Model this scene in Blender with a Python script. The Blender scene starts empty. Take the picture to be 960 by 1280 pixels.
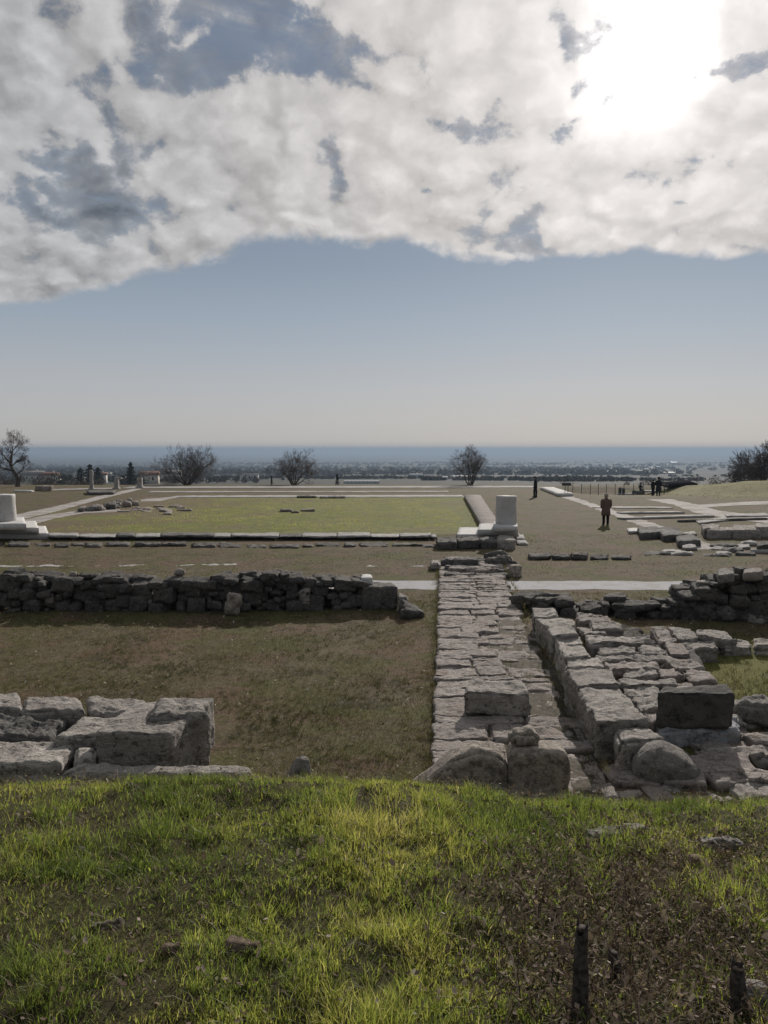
import bpy, math, random
import numpy as np
from mathutils import Vector, Matrix

random.seed(7)
rng = np.random.default_rng(11)
sc = bpy.context.scene
COL = sc.collection
R = math.radians

# ------------------------------------------------------------------ camera
PITCH = R(4.75)
CAM_Z = 4.2
FPX = 960.0


def ray(px, py):
    a, b = (px - 480) / FPX, -(py - 640) / FPX
    c, s = math.cos(PITCH), math.sin(PITCH)
    return np.array([a, c + b * s, -s + b * c])


def G(px, py, z=0.0):
    """Plan position of a surveyed point of height z."""
    d = ray(px, py)
    t = (z - CAM_Z) / d[2]
    return np.array([d[0] * t, d[1] * t])


def D(px, y, z=0.0):
    """Plan position at distance y."""
    depth = y * math.cos(PITCH) + (CAM_Z - z) * math.sin(PITCH)
    return np.array([(px - 480) / FPX * depth, y])


cam_d = bpy.data.cameras.new('camera')
cam_d.sensor_fit = 'VERTICAL'
cam_d.angle = 2 * math.atan(640 / FPX)
cam_d.clip_start = 0.05
cam_d.clip_end = 200000
cam = bpy.data.objects.new('camera', cam_d)
cam.location = (0, 0, CAM_Z)
cam.rotation_euler = (R(90) - PITCH, 0, 0)
COL.objects.link(cam)
sc.camera = cam

# ------------------------------------------------------------------ noise


def hash3(ix, iy, iz, seed):
    h = (ix * 374761393 + iy * 668265263 + iz * 1440662683 + seed * 974634777) & 0xffffffff
    h = ((h ^ (h >> 13)) * 1274126177) & 0xffffffff
    h = h ^ (h >> 16)
    h = (h * 1103515245 + 12345) & 0xffffffff
    h = h ^ (h >> 15)
    return h / 4294967295.0 * 2 - 1


def vn(p, seed=0):
    p = np.asarray(p, float)
    i = np.floor(p).astype(np.int64)
    f = p - i
    f = f * f * f * (f * (f * 6 - 15) + 10)
    o = 0
    for dx in (0, 1):
        wx = f[:, 0] if dx else 1 - f[:, 0]
        for dy in (0, 1):
            wy = f[:, 1] if dy else 1 - f[:, 1]
            for dz in (0, 1):
                wz = f[:, 2] if dz else 1 - f[:, 2]
                o = o + wx * wy * wz * hash3(i[:, 0] + dx, i[:, 1] + dy, i[:, 2] + dz, seed)
    return o


def fbm(p, seed=0, octv=4, gain=0.5):
    o, a, p = 0, 1.0, np.asarray(p, float)
    for k in range(octv):
        o = o + a * vn(p, seed + k * 17)
        p = p * 2.03 + 11.3
        a *= gain
    return o


def fb2(x, y, seed=0, octv=4, gain=.5):
    x = np.asarray(x, float)
    return fbm(np.stack([x.ravel(), np.asarray(y, float).ravel(), np.full(x.size, .37)], -1), seed, octv, gain).reshape(x.shape)


# ------------------------------------------------------------------ terrain height
EY = np.array([-4000, -60, -5, 0, 2, 3.5, 4.6, 5.3, 6.2, 8.6, 9.4, 1e6])
EZ = np.array([6, 3.1, 2.75, 2.60, 2.40, 2.22, 2.085, 1.76, 1.25, 0.03, 0, 0])
FY = np.array([-1e6, 86, 91, 100, 130, 400, 700, 1200, 2500, 5000, 10000, 20000, 45000, 1e6])
FZ = np.array([0, 0, -.12, -.9, -4.4, -14.2, -24, -37, -60, -87, -112, -126, -131, -131])


def H(x, y):
    x = np.asarray(x, float)
    y = np.asarray(y, float)
    z = np.interp(y, EY, EZ) + np.interp(y, FY, FZ)
    w = np.clip(np.interp(y, [1.5, 3.5, 5.2, 8.5], [0.3, 1, 1, 0]), 0, 1)
    crest = np.interp(x, [-4, -2.4, -1.2, -.3, .2, .9, 1.6, 2.4, 5], [.0, 0, .015, .05, .035, -.09, -.12, -.12, -.1])
    z = z + w * crest
    we = np.clip((9.0 - y) / 1.5, 0, 1)
    z = z + we * (.035 * fb2(x * 1.3, y * 1.3, 3, 3) + .027 * fb2(x * 4.5, y * 4.5, 9, 3))
    # the grassy mound on the right, near the far edge of the terrace
    dip = np.clip((y - 67) / 18, 0, 1.1)
    z = z - 1.0 * dip * np.clip((92 - y) / 5, 0, 1) * np.clip((x - 17) / 4, 0, 1) * np.clip((33.2 - x) / 3, 0, 1)
    m = np.exp(-(((x - 43) / 10.5) ** 2) ** 1.3 - ((y - 76) / 7) ** 2)
    z = z + 1.08 * m * (1 + .25 * fb2(x * .25, y * .25, 5, 3))
    return z


def GT(px, py, y0=1.0, y1=40000):
    """Where the sight line of a surveyed point first meets the terrain."""
    d = ray(px, py)
    ts = np.geomspace(y0, y1, 6000) / d[1]
    P = d[None] * ts[:, None]
    P[:, 2] += CAM_Z
    hit = np.nonzero(P[:, 2] <= H(P[:, 0], P[:, 1]))[0]
    i = hit[0] if len(hit) else -1
    return np.array([P[i, 0], P[i, 1], float(H(P[i, 0], P[i, 1]))])


# ------------------------------------------------------------------ mesh helpers
WL = {}


def raw(name, V, F, mats, smooth=True, attr=None):
    V = np.asarray(V, np.float32)
    if isinstance(F, np.ndarray):
        F = [F]
    F = [f for f in F if len(f)]
    tot = np.concatenate([np.full(len(f), f.shape[1]) for f in F]).astype(np.int32)
    lo = np.concatenate([f.ravel() for f in F]).astype(np.int32)
    st = np.concatenate([[0], np.cumsum(tot)[:-1]]).astype(np.int32)
    me = bpy.data.meshes.new(name)
    me.vertices.add(len(V))
    me.vertices.foreach_set('co', V.ravel())
    me.loops.add(len(lo))
    me.loops.foreach_set('vertex_index', lo)
    me.polygons.add(len(tot))
    me.polygons.foreach_set('loop_start', st)
    me.polygons.foreach_set('loop_total', tot)
    if smooth:
        me.polygons.foreach_set('use_smooth', np.ones(len(tot), bool))
    if attr is not None:
        a = me.attributes.new('tint', 'FLOAT', 'POINT')
        a.data.foreach_set('value', np.asarray(attr, np.float32))
    me.update(calc_edges=True)
    me.materials.append(mats)
    return me


def mk(name, V, F, mat, parent=None, origin=None, smooth=True, attr=None, label=None, cat=None, group=None, kind=None):
    V = np.asarray(V, float)
    if parent is not None:
        org = WL[parent.name]
    elif origin is not None:
        org = np.asarray(origin, float)
    else:
        lo, hi = V.min(0), V.max(0)
        org = np.array([(lo[0] + hi[0]) / 2, (lo[1] + hi[1]) / 2, lo[2]])
    o = bpy.data.objects.new(name, raw(name, V - org, F, mat, smooth, attr))
    COL.objects.link(o)
    if parent is not None:
        o.parent = parent
        WL[o.name] = org
    else:
        o.location = org
        WL[o.name] = org
    tag(o, label, cat, group, kind)
    return o


def tag(o, label=None, cat=None, group=None, kind=None):
    if label:
        o['label'] = label
    if cat:
        o['category'] = cat
    if group:
        o['group'] = group
    if kind:
        o['kind'] = kind
    return o


def empty(name, loc, label, cat, group=None):
    o = bpy.data.objects.new(name, None)
    o.empty_display_size = .2
    o.location = loc
    COL.objects.link(o)
    WL[o.name] = np.asarray(loc, float)
    return tag(o, label, cat, group)


class MB:
    def __init__(s):
        s.V, s.F3, s.F4, s.n, s.A = [], [], [], 0, []

    def add(s, V, F, a=None):
        V = np.asarray(V, float)
        for f in (F if isinstance(F, list) else [F]):
            f = np.asarray(f)
            if len(f):
                (s.F3 if f.shape[1] == 3 else s.F4).append(f + s.n)
        s.V.append(V)
        if a is not None:
            s.A.append(np.broadcast_to(a, (len(V),)))
        s.n += len(V)
        return s

    def get(s):
        F = []
        if s.F4:
            F.append(np.concatenate(s.F4))
        if s.F3:
            F.append(np.concatenate(s.F3))
        return np.concatenate(s.V), F

    def build(s, name, mat, **k):
        V, F = s.get()
        if s.A:
            k['attr'] = np.concatenate(s.A)
        return mk(name, V, F, mat, **k)


_lat = {}


def lattice(n):
    n = tuple(int(v) for v in n)
    if n in _lat:
        return _lat[n]
    pts, quads, off = [], [], 0
    for ax in range(3):
        a, b = (ax + 1) % 3, (ax + 2) % 3
        for s in (0, n[ax]):
            I, J = np.meshgrid(np.arange(n[a] + 1), np.arange(n[b] + 1), indexing='ij')
            q = np.zeros(I.shape + (3,), int)
            q[..., ax] = s
            q[..., a] = I
            q[..., b] = J
            idx = np.arange(I.size).reshape(I.shape) + off
            f = np.stack([idx[:-1, :-1], idx[1:, :-1], idx[1:, 1:], idx[:-1, 1:]], -1).reshape(-1, 4)
            quads.append(f[:, ::-1] if s == 0 else f)
            pts.append(q.reshape(-1, 3))
            off += I.size
    P = np.concatenate(pts)
    Q = np.concatenate(quads)
    key = P @ np.array([1, 1000, 1000000])
    _, first, inv = np.unique(key, return_index=True, return_inverse=True)
    r = (P[first] / np.array(n) * 2 - 1, inv.ravel()[Q])
    _lat[n] = r
    return r


SEED = [100]


def stone(w, d, h, r=.022, amp=.02, chip=.05, res=.05, freq=5.0, strata=0.0, seed=None):
    """A weathered block: rounded box, lumpy faces, chipped arrises. Centred on its base."""
    if seed is None:
        SEED[0] += 1
        seed = SEED[0]
    half = np.array([w, d, h]) / 2
    r = min(r, half.min() * .95)
    n = np.clip(np.round(2 * half / res), 2, 64)
    P, Q = lattice(n)
    # ease spacing so that the rounded edges get vertices
    p = P * half
    inner = np.clip(p, -(half - r), half - r)
    dv = p - inner
    L = np.linalg.norm(dv, axis=1)
    nrm = dv / np.maximum(L, 1e-9)[:, None]
    edge = np.clip(L / r - 1, 0, .7)
    p = inner + nrm * r
    sp = p + seed * 3.171
    disp = amp * fbm(sp * freq, seed, 4, .55) + amp * .35 * vn(sp * freq * 5.3, seed + 77)
    if strata:
        disp = disp + strata * fbm(sp * np.array([2.5, 2.5, 16]), seed + 5, 3)
    c = np.maximum(0, fbm(sp * freq * .55, seed + 9, 3) * 1.1 + .12)
    edge = np.clip(edge / .45, 0, 1)
    near = np.exp(-np.clip((half - np.abs(inner)).min(1) * 0, 0, 1))
    disp = disp - chip * c * edge * near
    p = p + nrm * disp[:, None]
    warp = np.stack([fbm(sp * 1.1, seed + 31, 2), fbm(sp * 1.1, seed + 41, 2), fbm(sp * 1.1, seed + 51, 2)], -1)
    p = p + warp * amp * 1.2
    p[:, 2] += half[2]
    return p, Q


def qstone(c4, z0, z1, top=None, **k):
    """A block on a quad footprint [back left, back right, front right, front left]."""
    c = [np.asarray(v, float) for v in c4]
    w = (np.linalg.norm(c[1] - c[0]) + np.linalg.norm(c[2] - c[3])) / 2
    d = (np.linalg.norm(c[3] - c[0]) + np.linalg.norm(c[2] - c[1])) / 2
    h = z1 - z0
    V, F = stone(w, d, h, **k)
    u = V[:, 0] / w + .5
    v = V[:, 1] / d + .5
    t = V[:, 2] / h
    if top is not None:
        t = t * top(np.clip(u, 0, 1), np.clip(v, 0, 1))
    front = c[3][None] * (1 - u)[:, None] + c[2][None] * u[:, None]
    back = c[0][None] * (1 - u)[:, None] + c[1][None] * u[:, None]
    xy = front * (1 - v)[:, None] + back * v[:, None]
    return np.column_stack([xy, z0 + t * h]), F


def pq(pts, z):
    return [G(a, b, z) for a, b in pts]


def place(V, loc, rz=0.0, rx=0.0, ry=0.0):
    M = np.array(Matrix.Rotation(rz, 3, 'Z') @ Matrix.Rotation(ry, 3, 'Y') @ Matrix.Rotation(rx, 3, 'X'))
    return V @ M.T + np.asarray(loc, float)


def tube(pts, rad, sides=6, caps=True):
    pts = np.asarray(pts, float)
    rad = np.broadcast_to(rad, (len(pts),))
    t = np.gradient(pts, axis=0)
    t /= np.linalg.norm(t, axis=1)[:, None] + 1e-9
    ref = np.array([0, 0, 1.0]) if abs(t[:, 2]).mean() < .8 else np.array([1.0, 0, 0])
    u = np.cross(t, ref)
    u /= np.linalg.norm(u, axis=1)[:, None] + 1e-9
    v = np.cross(t, u)
    a = np.arange(sides) / sides * 2 * math.pi
    ring = pts[:, None] + rad[:, None, None] * (np.cos(a)[None, :, None] * u[:, None] + np.sin(a)[None, :, None] * v[:, None])
    V = ring.reshape(-1, 3)
    i = np.arange(len(pts) - 1)[:, None] * sides
    k = np.arange(sides)[None]
    k2 = (k + 1) % sides
    F = np.stack([i + k, i + sides + k, i + sides + k2, i + k2], -1).reshape(-1, 4)
    fs = [F]
    if caps:
        V = np.vstack([V, pts[:1], pts[-1:]])
        n = len(pts) * sides
        kk = np.arange(sides)
        fs.append(np.concatenate([np.stack([np.full(sides, n), kk, (kk + 1) % sides], -1),
                                  np.stack([np.full(sides, n + 1), n - sides + (kk + 1) % sides, n - sides + kk], -1)]))
    return V, fs


def loft(rings, seg=14, power=2.0):
    """rings: (x, y, z, rx, ry); closed at both ends."""
    V = []
    a = np.arange(seg) / seg * 2 * math.pi
    ca, sa = np.cos(a), np.sin(a)
    ca = np.sign(ca) * np.abs(ca) ** (2 / power)
    sa = np.sign(sa) * np.abs(sa) ** (2 / power)
    for x, y, z, rx, ry in rings:
        V.append(np.stack([x + rx * ca, y + ry * sa, np.full(seg, z)], -1))
    V = np.concatenate(V)
    n = len(rings)
    i = np.arange(n - 1)[:, None] * seg
    k = np.arange(seg)[None]
    k2 = (k + 1) % seg
    F = np.stack([i + k, i + k2, i + seg + k2, i + seg + k], -1).reshape(-1, 4)
    V = np.vstack([V, [rings[0][:3]], [rings[-1][:3]]])
    kk = np.arange(seg)
    T = np.concatenate([np.stack([np.full(seg, n * seg), (kk + 1) % seg, kk], -1),
                        np.stack([np.full(seg, n * seg + 1), (n - 1) * seg + kk, (n - 1) * seg + (kk + 1) % seg], -1)])
    return V, [F, T]


def box(x0, x1, y0, y1, z0, z1):
    V = np.array([[x, y, z] for z in (z0, z1) for y in (y0, y1) for x in (x0, x1)], float)
    F = np.array([[0, 2, 3, 1], [4, 5, 7, 6], [0, 1, 5, 4], [2, 6, 7, 3], [0, 4, 6, 2], [1, 3, 7, 5]])
    return V, F


# ------------------------------------------------------------------ material helpers
class NT:
    flat = False

    def __init__(s, tree):
        s.t = tree
        s.t.nodes.clear()

    def n(s, typ, **k):
        o = s.t.nodes.new(typ)
        for a, b in k.items():
            setattr(o, a, b)
        return o

    def put(s, node, key, v):
        i = node.inputs[key]
        if hasattr(v, 'is_output') or isinstance(v, bpy.types.NodeSocket):
            s.t.links.new(v, i)
        elif v is not None:
            if i.type == 'RGBA' and len(v) == 3:
                v = tuple(v) + (1,)
            i.default_value = v

    def math(s, op, a, b=None, c=None, clamp=False):
        m = s.n('ShaderNodeMath', operation=op, use_clamp=clamp)
        s.put(m, 0, a)
        s.put(m, 1, b)
        s.put(m, 2, c)
        return m.outputs[0]

    def vmath(s, op, a, b=None, out=0):
        m = s.n('ShaderNodeVectorMath', operation=op)
        s.put(m, 0, a)
        if op == 'SCALE':
            s.put(m, 'Scale', b)
        else:
            s.put(m, 1, b)
        return m.outputs[out]

    def pos(s):
        return s.n('ShaderNodeNewGeometry').outputs['Position']

    def noise(s, scale, detail=4, rough=.55, vec=None, dist=0, dim='3D'):
        m = s.n('ShaderNodeTexNoise', noise_dimensions='2D' if s.flat else dim)
        s.put(m, 'Vector', vec)
        s.put(m, 'Scale', scale)
        s.put(m, 'Detail', detail)
        s.put(m, 'Roughness', rough)
        s.put(m, 'Distortion', dist)
        return m.outputs[0]

    def vor(s, scale, vec=None, feature='F1', out='Distance', rnd=1.0):
        m = s.n('ShaderNodeTexVoronoi', feature=feature, voronoi_dimensions='2D' if s.flat else '3D')
        s.put(m, 'Vector', vec)
        s.put(m, 'Scale', scale)
        s.put(m, 'Randomness', rnd)
        return m.outputs[out]

    def ss(s, x, a, b, lo=0.0, hi=1.0):
        m = s.n('ShaderNodeMapRange', interpolation_type='SMOOTHSTEP')
        s.put(m, 0, x)
        s.put(m, 1, a)
        s.put(m, 2, b)
        s.put(m, 3, lo)
        s.put(m, 4, hi)
        return m.outputs[0]

    def ramp(s, fac, stops, interp='LINEAR'):
        m = s.n('ShaderNodeValToRGB')
        cr = m.color_ramp
        cr.interpolation = interp
        while len(cr.elements) < len(stops):
            cr.elements.new(.5)
        for e, (p, c) in zip(cr.elements, stops):
            e.position = p
            e.color = tuple(c) + (1,) if not isinstance(c, (int, float)) else (c, c, c, 1)
        s.put(m, 0, fac)
        return m.outputs[0]

    def mix(s, f, a, b, mode='MIX'):
        m = s.n('ShaderNodeMix', data_type='RGBA', blend_type=mode)
        s.put(m, 0, f)
        s.put(m, 6, a)
        s.put(m, 7, b)
        return m.outputs[2]

    def bump(s, h, strength=.5, dist=.02, normal=None):
        m = s.n('ShaderNodeBump')
        s.put(m, 'Height', h)
        s.put(m, 'Strength', strength)
        s.put(m, 'Distance', dist)
        s.put(m, 'Normal', normal)
        return m.outputs[0]

    def bsdf(s, col, rough=.9, normal=None, spec=.25):
        m = s.n('ShaderNodeBsdfPrincipled')
        s.put(m, 'Base Color', col)
        s.put(m, 'Roughness', rough)
        s.put(m, 'Specular IOR Level', spec)
        if normal is not None:
            s.put(m, 'Normal', normal)
        return m.outputs[0]

    def out(s, surf):
        o = s.n('ShaderNodeOutputMaterial')
        s.t.links.new(surf, o.inputs['Surface'])


def newmat(name):
    m = bpy.data.materials.new(name)
    m.use_nodes = True
    return m, NT(m.node_tree)


def plain(name, c, rough=.8, var=.15, sc_=8.0, spec=.2):
    m, t = newmat(name)
    p = t.pos()
    f = t.noise(sc_, 4, .6, p)
    c = np.array(c)
    col = t.mix(t.ss(f, .35, .65), tuple(c * (1 - var)), tuple(np.minimum(c * (1 + var), 1)))
    t.out(t.bsdf(col, rough, None, spec))
    return m


def stone_mat(name, a, b, dark, dark_amt=.5, pale=None, rough=.92, bumpk=.6, layered=False, warm=None, cracks=True):
    m, t = newmat(name)
    p = t.pos()
    inf = t.n('ShaderNodeObjectInfo').outputs['Random']
    big = t.noise(1.1, 6, .6, p)
    mid = t.noise(5.5, 8, .65, p, .6)
    fine = t.noise(38, 6, .7, p)
    col = t.mix(t.ss(big, .35, .65), a, b)
    col = t.mix(t.ss(mid, .45, .7, 0, .55), col, tuple(np.array(b) * .62))
    if warm is not None:
        col = t.mix(t.ss(t.noise(2.3, 5, .6, p), .5, .66, 0, .6), col, warm)
    # black lichen crusts and weather stains
    l1 = t.noise(9, 10, .72, p, .3)
    lo = .68 - .26 * dark_amt
    col = t.mix(t.ss(l1, lo, lo + .1, 0, .85), col, dark)
    l2 = t.noise(30, 6, .7, p)
    col = t.mix(t.ss(l2, .56, .66, 0, .5 * dark_amt + .15), col, tuple(np.array(dark) * .8))
    if pale is not None:
        l3 = t.noise(17, 7, .7, t.vmath('ADD', p, (5.2, 1.3, 7.7)))
        col = t.mix(t.ss(l3, .57, .63, 0, .7), col, pale)
    g1 = t.noise(70, 5, .75, p)
    col = t.mix(t.ss(g1, .54, .64, 0, .55 if dark_amt > .2 else .1), col, tuple(np.array(dark) * 1.1))
    g2 = t.noise(48, 5, .75, t.vmath('ADD', p, (9.1, 3.3, 1.2)))
    col = t.mix(t.ss(g2, .56, .66, 0, .45 if dark_amt > .2 else .1), col, tuple(np.minimum(np.array(a) * 1.35, .6)))
    col = t.mix(t.math('MULTIPLY', inf, .30), col, tuple(np.array(b) * .5))
    pits = t.ss(t.vor(26, t.vmath('ADD', p, t.vmath('SCALE', t.vmath('SUBTRACT', t.n('ShaderNodeTexNoise').outputs['Color'], (.5, .5, .5)), .0))), .0, .3)
    crack = t.ss(t.math('ABSOLUTE', t.math('SUBTRACT', t.noise(3.2, 9, .66, t.vmath('MULTIPLY', p, (1, 1.6, 2.2)), .5), .5)), .0, .022)
    crack = t.math('SUBTRACT', 1.0, t.math('MULTIPLY', t.math('SUBTRACT', 1.0, crack), t.ss(t.noise(1.7, 4, .6, p), .47, .60, 0, .8)))
    if not cracks:
        crack = t.math('MULTIPLY', big, 0.0)
    col = t.mix(0.0 if not cracks else t.math('SUBTRACT', 1.0, crack), col, tuple(np.array(dark) * .7))
    h = t.math('ADD', t.math('MULTIPLY', mid, 1.0), t.math('MULTIPLY', fine, .55))
    h = t.math('ADD', h, t.math('MULTIPLY', pits, .18))
    h = t.math('ADD', h, t.math('MULTIPLY', crack, .30))
    if layered:
        sv = t.vmath('MULTIPLY', p, (3.0, 9.0, 14.0))
        h = t.math('ADD', h, t.math('MULTIPLY', t.noise(1.4, 7, .65, sv, .8), .9))
    n = t.bump(h, min(1, bumpk * 1.3), .07)
    n = t.bump(t.noise(120, 3, .6, p), bumpk * .5, .01, n)
    t.out(t.bsdf(col, rough, n, .2))
    return m


M = {}
M['ashlar'] = stone_mat('weathered_ashlar', (.46, .425, .385), (.31, .28, .255), (.058, .052, .046), .62, (.52, .49, .45), layered=True)
M['paving'] = stone_mat('worn_paving', (.42, .38, .35), (.30, .262, .238), (.068, .056, .048), .58, (.47, .43, .40), layered=True, warm=(.265, .20, .165))
M['rubble'] = stone_mat('dark_rubble', (.17, .158, .145), (.10, .094, .088), (.030, .029, .028), .6, (.36, .34, .31), bumpk=.8)
M['blackstone'] = stone_mat('black_stone', (.15, .142, .132), (.10, .095, .09), (.036, .034, .032), .6, None, bumpk=.7)
M['stele'] = stone_mat('smooth_brown_stone', (.46, .40, .34), (.36, .315, .265), (.13, .115, .10), .8, (.50, .45, .39), bumpk=.55, cracks=False)
M['boulder'] = stone_mat('grey_boulder', (.36, .335, .305), (.25, .23, .21), (.065, .058, .052), .62, (.48, .46, .43), bumpk=.8, cracks=False)
M['bluestone'] = stone_mat('bluish_slab', (.36, .37, .39), (.25, .26, .28), (.06, .06, .06), .45, (.45, .45, .46), bumpk=.6)
M['marble'] = stone_mat('pale_marble', (.60, .585, .57), (.50, .49, .475), (.30, .28, .26), .16, None, bumpk=.2, cracks=False)
M['kerb'] = stone_mat('kerb_stone', (.42, .405, .39), (.32, .305, .29), (.07, .065, .06), .35, (.5, .48, .46), bumpk=.4)
M['lowwall'] = stone_mat('low_course_stone', (.20, .19, .18), (.12, .113, .107), (.04, .038, .036), .5, (.32, .30, .28), bumpk=.7)
M['rose'] = stone_mat('rosy_slab', (.30, .265, .24), (.25, .215, .195), (.09, .075, .065), .3, (.37, .34, .32), bumpk=.5)


def ground_mat():
    m, t = newmat('ground_cover')
    p = t.pos()
    sx = t.n('ShaderNodeSeparateXYZ')
    t.put(sx, 0, p)
    y = sx.outputs['Y']
    x = sx.outputs['X']
    # dry winter turf of the terrace
    n1 = t.noise(.32, 5, .6, p, .4)
    n2 = t.noise(1.7, 6, .65, p)
    n3 = t.noise(14, 6, .7, p)
    turf = t.mix(t.ss(n2, .36, .62), (.088, .074, .040), (.135, .112, .072))
    turf = t.mix(t.ss(n1, .47, .57, 0, .9), turf, (.092, .094, .030))
    rb = t.noise(.55, 5, .62, t.vmath('ADD', p, (31, 7, 0)))
    turf = t.mix(t.ss(rb, .49, .59, 0, .9), turf, (.142, .092, .070))
    turf = t.mix(t.ss(t.noise(.9, 6, .68, t.vmath('ADD', p, (3, 17, 0)), .5), .55, .63, 0, .8), turf, (.052, .046, .026))
    turf = t.mix(t.ss(n3, .50, .64, 0, .75), turf, (.185, .155, .108))
    turf = t.mix(t.ss(t.noise(5.5, 7, .72, p), .50, .62, 0, .75), turf, (.046, .044, .020))
    turf = t.mix(t.ss(t.noise(30, 5, .7, p), .52, .66, 0, .7), turf, (.035, .032, .018))
    turf = t.mix(t.ss(t.noise(75, 3, .7, p), .6, .72, 0, .5), turf, (.22, .20, .15))
    turf = t.mix(1.0, turf, (.88, .86, .80), 'MULTIPLY')
    # grassy bank: dark soil and thatch under the blades
    bank = t.mix(t.ss(n3, .4, .62), (.040, .037, .018), (.070, .060, .030))
    bank = t.mix(t.ss(n2, .45, .62, 0, .6), bank, (.046, .052, .016))
    col = t.mix(t.ss(y, 7.2, 8.8), bank, turf)
    # green patches on the right by the platform, and mound
    gx = t.math('MULTIPLY', t.ss(x, 4.6, 5.4), t.math('MULTIPLY', t.ss(y, 17.2, 15.5), t.ss(y, 11.0, 12.0)))
    col = t.mix(t.math('MULTIPLY', gx, t.ss(n2, .3, .5, .3, 1)), col, (.125, .125, .036))
    gm = t.math('MULTIPLY', t.ss(x, 24, 33), t.math('MULTIPLY', t.ss(y, 62, 68), t.ss(y, 92, 86)))
    col = t.mix(t.math('MULTIPLY', gm, t.ss(n1, .3, .6, .5, 1)), col, (.16, .15, .06))
    # slope and plain beyond: fields, hedges, woods
    q = t.vmath('MULTIPLY', p, (.0011, .0019, 0))
    q = t.vmath('ADD', q, t.vmath('SCALE', t.n('ShaderNodeCombineXYZ').outputs[0], 0))
    cell = t.vor(3.0, q, 'F1', 'Color')
    cs = t.n('ShaderNodeSeparateXYZ')
    t.put(cs, 0, cell)
    field = t.ramp(cs.outputs[0], [(0, (.018, .022, .014)), (.3, (.030, .034, .020)), (.55, (.046, .043, .032)), (.8, (.024, .028, .018)), (.95, (.055, .056, .048))], 'CONSTANT')
    wn = t.noise(.0035, 8, .68, p)
    field = t.mix(t.ss(wn, .46, .54, 0, .92), field, (.022, .026, .019))
    field = t.mix(t.ss(t.noise(.05, 5, .7, p), .5, .62, 0, .5), field, (.030, .032, .022))
    edge = t.vor(3.0, q, 'DISTANCE_TO_EDGE')
    field = t.mix(t.ss(edge, .035, .015, 0, .8), field, (.022, .027, .018))
    near = t.mix(t.ss(t.noise(.12, 6, .65, p), .42, .6), (.032, .034, .025), (.054, .051, .042))
    field = t.mix(t.ss(y, 500, 1000), near, field)
    col = t.mix(t.ss(y, 90, 100), col, field)
    h = t.math('ADD', t.math('MULTIPLY', n3, 1.0), t.math('MULTIPLY', t.noise(60, 4, .7, p), .5))
    nb = t.bump(h, t.ss(y, 60, 140, .75, 0), .05)
    t.out(t.bsdf(col, .95, nb, .1))
    return m


M['ground'] = ground_mat()


def lawn_mat():
    m, t = newmat('green_lawn')
    p = t.pos()
    sx = t.n('ShaderNodeSeparateXYZ')
    t.put(sx, 0, p)
    n1 = t.noise(.20, 5, .6, p, .3)
    n2 = t.noise(1.2, 6, .68, p)
    n3 = t.noise(9, 5, .7, p)
    g = t.mix(t.ss(n2, .35, .65), (.115, .125, .034), (.165, .165, .050))
    g = t.mix(t.ss(n3, .5, .68, 0, .6), g, (.070, .076, .024))
    br = t.math('ADD', n1, t.ss(sx.outputs['X'], -6, -19, 0, .24))
    br = t.math('ADD', br, t.ss(sx.outputs['Y'], 54, 62, 0, .06))
    g = t.mix(t.ss(br, .56, .72, 0, .9), g, (.135, .10, .066))
    g = t.mix(t.ss(t.noise(2.2, 6, .72, p, .3), .53, .63, 0, .75), g, (.062, .060, .026))
    g = t.mix(t.ss(t.noise(.7, 6, .7, p, .3), .54, .62, 0, .7), g, (.135, .112, .062))
    t.out(t.bsdf(g, .95, t.bump(n3, .8, .08), .1))
    return m


M['lawn'] = lawn_mat()


def gravel_mat():
    m, t = newmat('pale_gravel')
    p = t.pos()
    f = t.noise(22, 6, .75, p)
    b = t.noise(1.5, 4, .6, p)
    c = t.mix(t.ss(f, .35, .65), (.25, .25, .26), (.41, .41, .425))
    c = t.mix(t.ss(b, .46, .64, 0, .6), c, (.27, .25, .22))
    c = t.mix(t.ss(t.noise(2.4, 7, .72, p), .56, .68, 0, .75), c, (.14, .125, .085))
    t.out(t.bsdf(c, .95, t.bump(f, .6, .03), .15))
    return m


M['gravel'] = gravel_mat()


def path_mat():
    m, t = newmat('paved_walk')
    p = t.pos()
    f = t.noise(3.5, 6, .7, p)
    b = t.noise(.6, 4, .6, p)
    c = t.mix(t.ss(f, .35, .65), (.27, .25, .24), (.37, .35, .335))
    c = t.mix(t.ss(b, .46, .62, 0, .75), c, (.20, .17, .14))
    c = t.mix(t.ss(t.noise(1.6, 7, .7, p), .54, .66, 0, .8), c, (.13, .115, .075))
    t.out(t.bsdf(c, .95, t.bump(f, .4, .04), .15))
    return m


M['path'] = path_mat()


def blade_mat(name, stops, trans=.60, spec=.3):
    m, t = newmat(name)
    a = t.n('ShaderNodeAttribute', attribute_name='tint').outputs['Fac']
    col = t.ramp(a, stops)
    d = t.n('ShaderNodeBsdfPrincipled')
    t.put(d, 'Base Color', col)
    t.put(d, 'Roughness', .55 if spec > .1 else .95)
    t.put(d, 'Specular IOR Level', spec)
    tr = t.n('ShaderNodeBsdfTranslucent')
    t.put(tr, 'Color', t.mix(1.0, col, (1.15, 1.2, .8), 'MULTIPLY'))
    mx = t.n('ShaderNodeMixShader')
    t.put(mx, 0, trans)
    t.t.links.new(d.outputs[0], mx.inputs[1])
    t.t.links.new(tr.outputs[0], mx.inputs[2])
    t.out(mx.outputs[0])
    return m


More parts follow.
